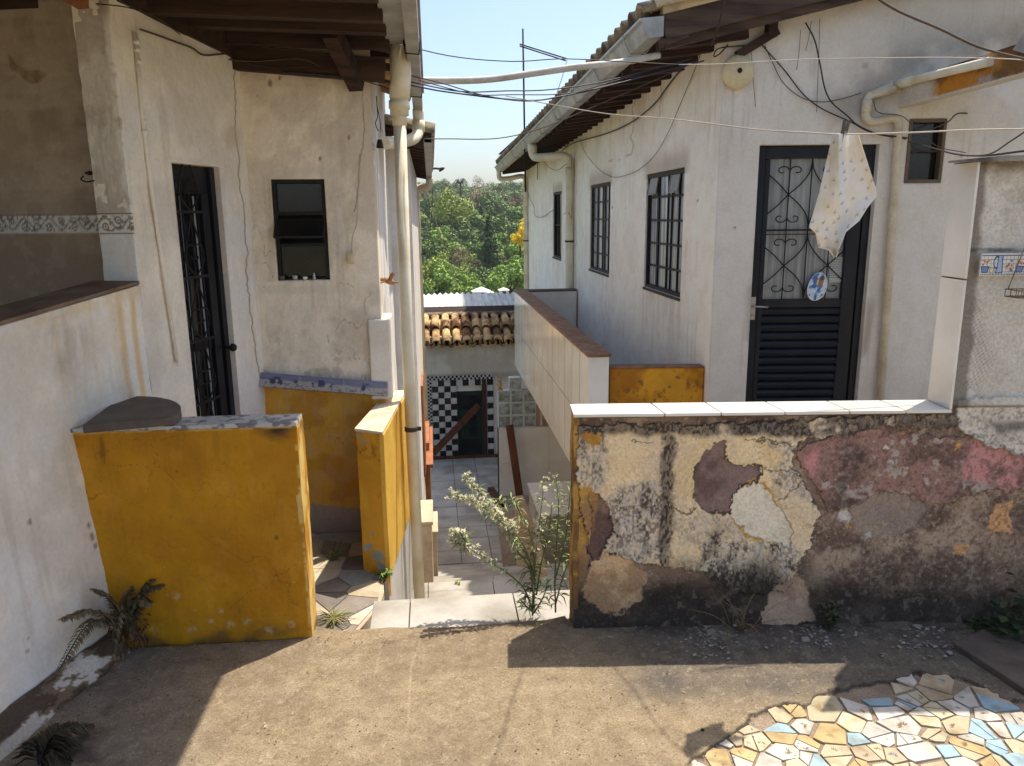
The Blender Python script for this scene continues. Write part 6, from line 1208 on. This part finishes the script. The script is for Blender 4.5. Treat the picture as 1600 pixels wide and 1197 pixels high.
# ================================================================== PLANTS
def gcol(lo, hi):
    t = random.random(); return C(*[a + (b - a) * min(max(t + random.uniform(-.12, .12), 0), 1) for a, b in zip(lo, hi)])
def weed():
    root = thing('weed', 'tall weed with fluffy white seed heads growing at the top of the stairs', 'weed', hz(832, 962, 0))
    st, lf, hd = MB(), MB(), MB()
    G0, G1 = (104, 116, 66), (172, 180, 118)
    stems = [([(832, 962, 2.86), (833, 920, 2.88), (838, 860, 2.92), (845, 800, 2.96), (850, 752, 2.98)], 1, .5), ([(833, 955, 2.86), (815, 915, 2.88), (770, 880, 2.9), (730, 855, 2.9), (705, 842, 2.9)], 1, 1), ([(834, 940, 2.86), (832, 890, 2.9), (805, 840, 2.95), (765, 800, 3.0), (735, 782, 3.0), (703, 772, 3.0)], 1, 1), ([(836, 920, 2.87), (822, 860, 2.9), (790, 815, 2.9), (755, 775, 2.9), (724, 744, 2.9)], 1, 1),
             ([(868, 957, 2.84), (867, 900, 2.88), (870, 840, 2.9), (873, 790, 2.92), (868, 742, 2.95)], 0, .4), ([(869, 900, 2.88), (884, 840, 2.9), (889, 790, 2.9), (893, 752, 2.9)], 0, .2), ([(836, 900, 2.88), (830, 840, 2.92), (812, 800, 2.95), (800, 782, 2.95), (782, 783, 2.95), (772, 792, 2.95)], 0, .1), ([(838, 930, 2.87), (846, 880, 2.9), (858, 830, 2.92), (862, 790, 2.95)], 0, .5), ([(835, 950, 2.86), (828, 890, 2.9), (808, 860, 2.92), (800, 832, 2.95), (798, 815, 2.95)], 1, .9), ([(733, 856, 2.9), (722, 838, 2.9), (708, 832, 2.9)], 1, 1), ([(868, 945, 2.85), (880, 900, 2.88), (893, 870, 2.9)], 0, .2), ([(834, 958, 2.86), (820, 945, 2.85), (812, 935, 2.85)], 0, 0), ([(834, 958, 2.86), (850, 930, 2.86), (856, 905, 2.88)], 0, .1)]
    for q, seed, dens in stems:
        P = spline(W3(*q), 8); n = len(P); st.tube(P, [.0035 * (1 - .75 * i / n) + .0006 for i in range(n)], 5, c=gcol((92, 104, 60), (120, 126, 76)))
        for i in range(2, n):
            t = i / n
            for k in range(3 if t < .85 else 2):
                a = random.uniform(0, 6.28); d = np.array([math.cos(a), math.sin(a) * .8, random.uniform(-.7, .8)]); dry = t < .25
                if random.random() < .8: lf.leaf(P[i] + RS.uniform(-.004, .004, 3), d, random.uniform(.025, .07) * (1.15 - .45 * t), random.uniform(.004, .009), c=gcol((96, 88, 52), (130, 116, 74)) if dry and random.random() < .6 else gcol(G0, G1), bend=random.uniform(.1, .6))
            if seed and t > .42 and random.random() < dens:
                for k in range(5):
                    d = RS.normal(size=3); d /= np.linalg.norm(d); c = P[i] + d * random.uniform(.006, .03); st.tube([P[i], c], .0007, 3, c=gcol(G0, G1)); r = random.uniform(.005, .011)
                    for m_ in range(20):
                        e = RS.normal(size=3); e /= np.linalg.norm(e); hd.leaf(c, e, r * random.uniform(.8, 1.5), .0035, c=gcol((214, 204, 166), (244, 238, 214)), bend=0)
            if not seed and t > .75 and dens > .3:
                for k in range(2):
                    d = RS.normal(size=3); d[2] = abs(d[2]); d /= np.linalg.norm(d); c = P[i] + d * random.uniform(.01, .035); st.tube([P[i], c], .0006, 3, c=gcol(G0, G1))
                    for m_ in range(7): e = RS.normal(size=3); e /= np.linalg.norm(e); hd.leaf(c, e, .007, .002, c=gcol((200, 196, 160), (236, 232, 206)), bend=0)
    st.build('stem', m_leafc, root, True); lf.build('leaves', m_leafc, root, True); hd.build('seed_heads', m_leafc, root, True)
weed()
def fern(base, fronds, label, pal, group='ferns by the left wall', w=1.):
    b = MB(); b0 = np.array(base)
    for tip, sag, n in fronds:
        tip = np.array(tip); mid = (b0 + tip) / 2 + np.array([0, 0, sag]); P = spline([b0, mid, tip], 10); b.tube(P, [.003] * (len(P) - 1) + [.001], 4, c=C(*pal[0]) * .8)
        for i in range(3, len(P)):
            t = i / len(P); d = P[i] - P[i - 1]; d /= np.linalg.norm(d)
            sd = np.cross(d, [0, 0, 1]); sd /= np.linalg.norm(sd) + 1e-6
            for s in (-1, 1):
                for r_ in (0, .5):
                    q = P[i] * (1 - r_) + P[i - 1] * r_; b.leaf(q, sd * s * .9 + d * .5 + np.array([0, 0, random.uniform(-.5, .1)]), w * .075 * (1 - t) ** .6 + .012, .011, c=gcol(*pal), bend=.5)
    return tag(b.build('fern', m_leafc, None, True), label, 'fern', group)
fb = lw(2.30, .10, .13)
dk = ((88, 78, 58), (146, 130, 98))
fern(fb, [(hp(96, 968, LP0 + LN * .12, LP0 + LN * .12 + LD), .05, 1), (hp(146, 922, LP0 + LN * .1, LP0 + LN * .1 + LD), .05, 1), (fb + [.14, .10, .21], .05, 1), (fb + [.10, .0, .10], .06, 1), (hp(90, 1050, LP0 + LN * .14, LP0 + LN * .14 + LD), .1, 1), (fb + [.05, -.05, .02], .09, 1), (fb + [.02, .12, .14], .04, 1), (fb + [.07, .14, .09], .05, 1), (fb + [-.0, -.14, -.02], .1, 1), (fb + [.13, .05, .15], .05, 1), (fb + [.04, -.02, .17], .03, 1)], 'withered dark fern sprouting in the corner of the left wall and yellow wall', dk, w=.62)
b = MB()
for k in range(60):
    d = np.array([random.uniform(-.3, 1), random.uniform(-.8, .6), random.uniform(-.9, .3)]); b.leaf(fb + RS.uniform(-.05, .05, 3) + [.02, 0, -.02], d, random.uniform(.02, .06), .009, c=gcol((84, 66, 46), (146, 118, 84)), bend=.8)
tag(b.build('dead_leaves', m_leafc, None, True), 'brown dead leaves hanging under the corner fern', 'dead leaves', kind='stuff')
f2 = hz(60, 1195, .03); fern(f2, [(hz(140, 1132, .03), .05, 1), (hz(122, 1160, .02), .04, 1), (hz(108, 1190, .02), .04, 1), (hz(60, 1152, .06), .02, 1), (hz(100, 1140, .09), .03, 1)], 'small dark fern frond at the foot of the left wall, nearest the camera', ((48, 42, 32), (80, 70, 54)))
def tuft(px, py, z, n, L, label, pal, up=1., cat='grass tuft', w=.005, group='weeds in the paving'):
    b = MB(); c = hz(px, py, z)
    for k in range(n):
        a = random.uniform(0, 6.28); d = np.array([math.cos(a), math.sin(a), random.uniform(.2, 1.4) * up]); l = L * random.uniform(.5, 1.1); d /= np.linalg.norm(d); o = RS.uniform(-1, 1, 3) * L * .15; o[2] = 0
        P = [c + o, c + o + d * l * .5, c + o + d * l + np.array([d[0], d[1], 0]) * l * .2 - [0, 0, l * .18]]; b.tube(spline(P, 3), [w * .5] * 4 + [w * .45, w * .3, w * .1], 3, c=gcol(*pal))
    return tag(b.build(cat.replace(' ', '_'), m_leafc, None, True), label, cat, group)
tuft(522, 966, -.10, 55, .085, 'flattened grass tuft at the edge of the porch beside the nearest yellow wall', ((104, 104, 60), (176, 164, 104)), .35)
tuft(520, 876, -.118, 40, .12, 'upright dry grass tuft growing on the shaded porch', ((92, 96, 56), (150, 142, 92)), 1.6)
def sprig(px, py, z, n, h, label, pal, r=.06, lw_=.012, cat='weed', fl=.03, group='weeds in the paving'):
    b = MB(); c = hz(px, py, z)
    for k in range(n):
        a = random.uniform(0, 6.28); e = c + np.array([math.cos(a) * r, math.sin(a) * r, h * random.uniform(.5, 1.1)]); s0 = c + np.array([math.cos(a), math.sin(a), 0]) * r * .3; P = spline([s0, (s0 + e) / 2 + [0, 0, h * .1], e], 5); b.tube(P, .0016, 4, c=gcol(*pal) * .8)
        for p_ in P[2:]:
            for m_ in range(2): t = random.uniform(0, 6.28); b.leaf(p_, (math.cos(t), math.sin(t), random.uniform(-.3, .6)), fl * random.uniform(.6, 1.2), lw_, c=gcol(*pal), bend=.4)
    return tag(b.build(cat, m_leafc, None, True), label, cat, group)
sprig(640, 914, -.79, 9, .10, 'bright green seedling beside the grey base of the inner parapet', ((84, 124, 44), (150, 176, 84)), .05)
sprig(601, 903, -.115, 5, .05, 'little green weed at the foot of the flaking yellow parapet', ((70, 92, 36), (120, 140, 66)), .03)
sprig(716, 912, -.80, 5, .02, 'tiny yellow-green weed in a joint of the steps', ((150, 164, 80), (186, 190, 110)), .02, .006, fl=.012)
sprig(1291, 985, 0, 6, .10, 'small dark weed against the middle of the eroded wall', ((62, 62, 42), (110, 104, 76)), .035, .014)
tuft(1158, 985, .01, 14, .22, 'wisps of dry grass against the left half of the eroded wall', ((120, 92, 66), (160, 130, 92)), 2.2, w=.003)
b = MB()
for k in range(420):
    x, y = RS.uniform(2.06, 2.75), RS.uniform(2.40, 2.58); f = ss(np.array([x]), 2.04, 2.25)[0]; z = .005 + .20 * f * abs(RS.normal()) * .6; a = random.uniform(0, 6.28)
    b.leaf((x, y + .03 * (z * 5) - .02, z), (math.cos(a), math.sin(a), random.uniform(-.2, .5)), random.uniform(.025, .055), random.uniform(.022, .045), c=gcol((40, 52, 32), (86, 98, 60)), bend=.2)
tag(b.build('ground_cover', m_leafc, None, True), 'dark round-leaved ground cover climbing the foot of the eroded wall at right', 'ground cover', kind='stuff')
# crumbled plaster
def stone(b, c, r, col):
    n = random.randint(4, 6); a0 = random.random() * 6; P = [(c[0] + r * random.uniform(.6, 1.2) * math.cos(a0 + 6.28 * i / n), c[1] + r * random.uniform(.5, .9) * math.sin(a0 + 6.28 * i / n), c[2]) for i in range(n)]
    b.prism(P, (random.uniform(-.003, .003), 0, r * random.uniform(.25, .6)), 0, col)
b = MB()
for k in range(330):
    px = RS.choice([RS.normal(1110, 22), RS.normal(1270, 34), RS.normal(1440, 25), RS.uniform(910, 1540)]); py = RS.uniform(978, 1012) if RS.rand() < .85 else RS.uniform(985, 1030); c = hz(px, py, .004); stone(b, c, RS.uniform(.002, .009), gcol((120, 112, 104), (176, 166, 154)))
for k in range(420):
    c = hz(RS.uniform(230, 1250), RS.uniform(1000, 1195), .002); stone(b, c, RS.uniform(.0012, .0036), gcol((96, 80, 62), (206, 188, 158)))
for k in range(60):
    c = hz(RS.uniform(60, 330), RS.uniform(1000, 1120), .003); stone(b, c, RS.uniform(.0015, .004), gcol((70, 60, 50), (120, 104, 88)))
m_rub = M('plaster_crumb', np.array([.85, .83, .8]), attr=True, rough=.95, scale=30)
tag(b.build('rubble', m_rub, None, True), 'grey plaster crumbs scattered along the foot of the eroded wall', 'rubble', kind='stuff')
for px, py, r, lab in ((1257, 1000, .026, 'largest flat grey plaster flake on the ground below the eroded wall'), (1284, 987, .016, 'grey plaster flake lying beside the small dark weed'), (1110, 988, .016, 'grey plaster flake under the left half of the eroded wall'), (1433, 980, .018, 'pale plaster flake under the pink patch of wall'), (1484, 1021, .014, 'pale plaster chip beside the dark stone slab'), (1098, 1141, .007, 'dark pebble on the sunny concrete')):
    b = MB(); stone(b, hz(px, py, .004), r, C(150, 142, 134) if 'dark' not in lab[:5] else C(60, 48, 40)); tag(b.build('plaster_flake' if 'dark' not in lab[:5] else 'pebble', m_rub, None, True), lab, 'plaster flake' if 'dark' not in lab[:5] else 'pebble', 'fallen plaster flakes')

b = MB()
for k in range(90):
    c = hz(RS.uniform(150, 1180), RS.uniform(985, 1190), .005) if k % 3 else hz(RS.uniform(480, 900), RS.uniform(985, 1010), .006)
    a = random.uniform(0, 6.28); b.leaf(c, (math.cos(a), math.sin(a), random.uniform(-.05, .25)), random.uniform(.006, .022), random.uniform(.002, .006), c=gcol((70, 54, 38), (150, 122, 84)), bend=.6)
tag(b.build('leaf_litter', m_leafc, None, True), 'dry leaf scraps and twigs blown over the concrete', 'leaf litter', kind='stuff')

# ================================================================== VALLEY AND WOODED HILL
TY = [0, 12, 14.5, 40, 70, 118, 135, 300, 420, 1500]; TZ = [-3.2, -3.2, -3.6, -8, -10, -10.5, -9.5, 4.6, 2, -2]
def terr(x, y): return np.interp(y, TY, TZ) + (fbm(np.asarray(x) * .02, np.asarray(y) * .02, 3, 5) - .5) * 4 * ss(np.asarray(y, float), 30, 120) - ss(-np.asarray(y, float), 0, 40) * 0
xs = np.concatenate([np.linspace(-600, -140, 14), np.linspace(-120, 160, 90), np.linspace(180, 600, 14)]); ys = np.concatenate([np.linspace(-600, -20, 16), np.linspace(-8, 320, 120), np.linspace(340, 620, 12)])
XX, YY = np.meshgrid(xs, ys); x, y = XX.ravel(), YY.ravel(); z = terr(x, y); V = np.stack([x, y, z], 1); I = np.arange(len(x)).reshape(len(ys), len(xs)); F = np.stack([I[:-1, :-1], I[:-1, 1:], I[1:, 1:], I[1:, :-1]], -1).reshape(-1, 4)
tag(mesh('hillside', V, F, M('scrub_ground', C(84, 92, 52), C(112, 98, 66), scale=.12, bump=0), None, None, True), 'green and brown hillside beyond the houses', 'hill', kind='structure')
def crown(seed, n, rx, rzz, pal, leaf=.5, clumps=16, cone=False, sparse=0.):
    rs = np.random.RandomState(seed); V = []; F = []; cl = []
    cc = []
    for k in range(clumps):
        d = rs.normal(size=3); d /= np.linalg.norm(d); r = rs.uniform(.45, .95)
        if cone: t = (k + .5) / clumps; cc.append((np.array([d[0] * rx * (1 - t) * .75, d[1] * rx * (1 - t) * .75, (t * 2 - 1) * rzz]), rx * .55 * (1.2 - t)))
        else: cc.append((d * r * [rx, rx, rzz], rx * rs.uniform(.28, .48)))
    for k in range(n):
        c, cr = cc[rs.randint(len(cc))]; d = rs.normal(size=3); d /= np.linalg.norm(d); p = c + d * cr * rs.uniform(.55, 1.0) * [1, 1, .8]
        q = rs.normal(size=3) + d * 1.2 + [0, 0, .5]; q /= np.linalg.norm(q); u = np.cross(q, rs.normal(size=3)); u /= np.linalg.norm(u); w = np.cross(q, u); l = leaf * rs.uniform(.5, 1.2)
        b_ = len(V); V += [p - u * l * .5, p + w * l * .32, p + u * l * .5, p - w * l * .32]; F.append((b_, b_ + 1, b_ + 2, b_ + 3)); tt_ = rs.rand(); a = C(*[x_ + (y_ - x_) * tt_ for x_, y_ in zip(*pal)]); cl += [a] * 4
    return V, F, np.array(cl)
kinds = {
 'leafy': dict(seed=1, n=3600, rx=3.6, rzz=3.2, pal=((98, 134, 44), (184, 200, 96)), label='bright green leafy tree on the lower wooded slope', clumps=22),
 'dark': dict(seed=2, n=3600, rx=3.6, rzz=3.4, pal=((72, 98, 44), (138, 156, 76)), label='dark green bushy tree on the wooded slope', clumps=20),
 'olive': dict(seed=3, n=3000, rx=3.8, rzz=2.8, pal=((112, 128, 56), (168, 174, 88)), label='olive green spreading tree on the wooded slope', clumps=18),
 'dull': dict(seed=4, n=3000, rx=4.2, rzz=2.8, pal=((108, 128, 78), (164, 174, 116)), label='grey-green tree near the crest of the hill', clumps=20),
 'brown': dict(seed=5, n=1500, rx=3.8, rzz=3.6, pal=((124, 96, 74), (174, 138, 104)), label='dry brownish tree with thin foliage on the hill', clumps=26, leaf=.34),
 'slim': dict(seed=6, n=2800, rx=2.6, rzz=4.4, pal=((48, 72, 36), (92, 116, 54)), label='narrow dark tree standing upright on the slope', clumps=40, cone=True),
 'golden': dict(seed=8, n=2600, rx=3.1, rzz=2.9, pal=((246, 206, 0), (255, 232, 30)), label='yellow-flowering tree beyond the end of the right house', clumps=14),
 'lime': dict(seed=9, n=3200, rx=4.2, rzz=3.6, pal=((130, 146, 48), (178, 184, 82)), label='yellow-green tree standing out on the left of the slope', clumps=22)}
protos = {}
def tree(kind, x, y, sc, lean=0., zoff=0., label=None, group='trees on the wooded hillside'):
    k = kinds[kind]; z = float(terr(x, y)) + zoff
    if kind not in protos:
        r = thing('tree', None, None); V, F, cl = crown(k['seed'], k['n'], k['rx'], k['rzz'], k['pal'], k.get('leaf', .55), k['clumps'], k.get('cone', False)); hgt = k['rzz'] * 1.25 + 1.6
        V = [v + np.array([0, 0, hgt]) for v in V]; mesh('crown', V, F, m_leafc, r, None, False, cl)
        b = MB(); b.tube([(0, 0, -1), (.1, .05, hgt * .5), (0, 0, hgt * .9), (.1, 0, hgt + k['rzz'] * .5)], [.28, .22, .14, .04], 7)
        for q in range(6): a = q * 1.05; b.tube([(0, 0, hgt * (.5 + .06 * q)), (math.cos(a) * k['rx'] * .35, math.sin(a) * k['rx'] * .35, hgt * (.75 + .05 * q)), (math.cos(a) * k['rx'] * .75, math.sin(a) * k['rx'] * .75, hgt * (.95 + .06 * q))], [.1, .07, .02], 5)
        b.build('trunk', m_bark, r); protos[kind] = r; o = r
    else:
        o = protos[kind].copy(); COL.objects.link(o)
        for ch in protos[kind].children: c = ch.copy(); COL.objects.link(c); c.parent = o
    o.location = (x, y, z); o.scale = (sc, sc, sc * random.uniform(.9, 1.12)); o.rotation_euler = (0, 0, random.uniform(0, 6.28))
    tag(o, label or k['label'], 'tree', group if label is None else None); return o
def at(px, py, Y): return hy(px, py, Y)
# trees that stand out one by one
for kind, px, py, Y, sc in (('golden', 813, 372, 105, .42), ('golden', 826, 350, 112, .55)):
    p = at(px, py, Y); z0 = float(terr(p[0], Y)); k = kinds[kind]; hc = (k['rzz'] * 1.25 + 1.6); s_ = max(sc, (p[2] - z0) / hc * .8); tree(kind, p[0], Y, sc, zoff=p[2] - z0 - hc * sc, label=kinds['golden']['label'] if px < 820 else 'second yellow-flowering tree half hidden by the right house wall')
def place(kind, px, py, Y, sc, label=None):
    p = at(px, py, Y); k = kinds[kind]; hc = (k['rzz'] * 1.25 + 1.6) * sc; o = tree(kind, p[0], Y, sc, label=label); o.location.z = p[2] - hc
place('lime', 706, 332, 170, 1.25, kinds['lime']['label']); place('lime', 680, 425, 100, .6, 'small yellow-green tree low on the left of the slope')
place('brown', 748, 325, 215, 1.5, 'large dry brown tree below the crest of the hill'); place('brown', 764, 340, 200, 1.3, 'dry brown tree just right of the large one'); place('brown', 718, 420, 118, .8, 'dusty brown tree low on the slope')
place('slim', 764, 392, 120, .95, 'tall narrow dark tree in the middle of the slope'); place('slim', 752, 350, 180, 1.0, 'narrow dark tree higher on the slope')
cnt = 0
y = 92.
while y < 315:
    stp = 4.4 if y < 122 else 5.4 if y < 170 else 7.; x = -.075 * y - 3 + random.uniform(0, 3)
    while x < .19 * y + 4:
        f = (y - 86) / 220; pxx = 672 + 1228 * x / y; r = random.random()
        if y < 128: kd = 'leafy' if r < .75 else 'dark' if r < .9 else 'olive'
        elif y < 200: kd = 'dark' if r < .4 else 'leafy' if r < .62 else 'olive' if r < .82 else 'dull'
        else: kd = 'dull' if r < .62 else 'dark' if r < .8 else 'olive' if r < .9 else 'brown'
        if cnt < 292: tree(kd, x, y, random.uniform(.8, 1.15) * (.62 if y < 122 else .8 if y < 150 else 1.05)); cnt += 1
        x += stp * random.uniform(.8, 1.25)
    y += (7. if y < 130 else 9. if y < 220 else 10.5)
print('trees', cnt)
pm = thing('palm_tree', 'lone palm standing above the crest of the wooded hill', 'palm', at(720, 306, 235)); p0 = at(720, 325, 235); p1 = at(719.5, 286, 235)
b = MB(); b.tube([p0 - [0, 0, 6], p0, p1], [.3, .26, .2], 7); b.build('trunk', m_bark, pm); b = MB()
for k in range(18):
    a = k * 2.4; r = random.uniform(1.6, 2.4); up = random.uniform(-.6, 1.4); tip = p1 + [math.cos(a) * r, math.sin(a) * r, up - .9]; P = spline([p1, p1 + [math.cos(a) * r * .5, math.sin(a) * r * .5, up * .7 + .5], tip], 6)
    for i in range(1, len(P)):
        d = P[i] - P[i - 1]; sd = np.cross(d, [0, 0, 1.]); sd /= np.linalg.norm(sd) + 1e-6
        for s in (-1, 1): b.leaf(P[i], sd * s + d * .4 + [0, 0, -.5], .9, .22, c=gcol((50, 64, 40), (88, 100, 62)))
b.build('crown', m_leafc, pm, True)
for i, (px, py, Y, w_, lab) in enumerate(((752, 455, 84, 1.7, 'larger pale-roofed hut among the trees in the valley'), (787, 453, 85, 1.0, 'smaller pale-roofed hut right of the larger one'), (766, 457, 83, .7, 'low pale annex beside the larger hut'))):
    p = at(px, py, Y); r = thing('hut', lab, 'hut', p, 'huts in the valley'); x, z = p[0], p[2]
    b = MB(); b.box(x - w_ / 2, x + w_ / 2, Y - w_ / 2, Y + w_ / 2, z - 3, z); b.build('wall', m_white, r); b = MB(); b.box(x - w_ * .2, x + w_ * .2, Y - w_ / 2 - .02, Y - w_ / 2 + .02, z - .45, z - .12); b.build('window', m_dkglass, r)
    b = MB(); e = w_ * .62; V = [(x - e, Y - e, z), (x + e, Y - e, z), (x + e, Y + e, z), (x - e, Y + e, z), (x, Y, z + w_ * .3)]; b.add(V, [(0, 1, 4), (1, 2, 4), (2, 3, 4), (3, 0, 4), (3, 2, 1, 0)]); b.build('roof', M('pale_hut_roof', C(226, 220, 206)), r)

# thin dusty air
b = MB(); b.box(-640, 640, -640, 660, -22, 34); hv = b.build('haze', None) if False else None
me = bpy.data.meshes.new('haze'); me.from_pydata(b.V, [], b.F); hz_ = bpy.data.objects.new('haze', me); COL.objects.link(hz_); hm = bpy.data.materials.new('haze'); hm.use_nodes = True; ht = hm.node_tree
ht.nodes.remove(ht.nodes['Principled BSDF']); pv = ht.nodes.new('ShaderNodeVolumePrincipled'); pv.inputs['Density'].default_value = .00025; pv.inputs['Color'].default_value = (.86, .92, 1, 1); pv.inputs['Anisotropy'].default_value = .2
ht.links.new(pv.outputs[0], ht.nodes['Material Output'].inputs['Volume']); me.materials.append(hm); tag(hz_, 'thin dusty air over the valley', 'haze', kind='stuff')
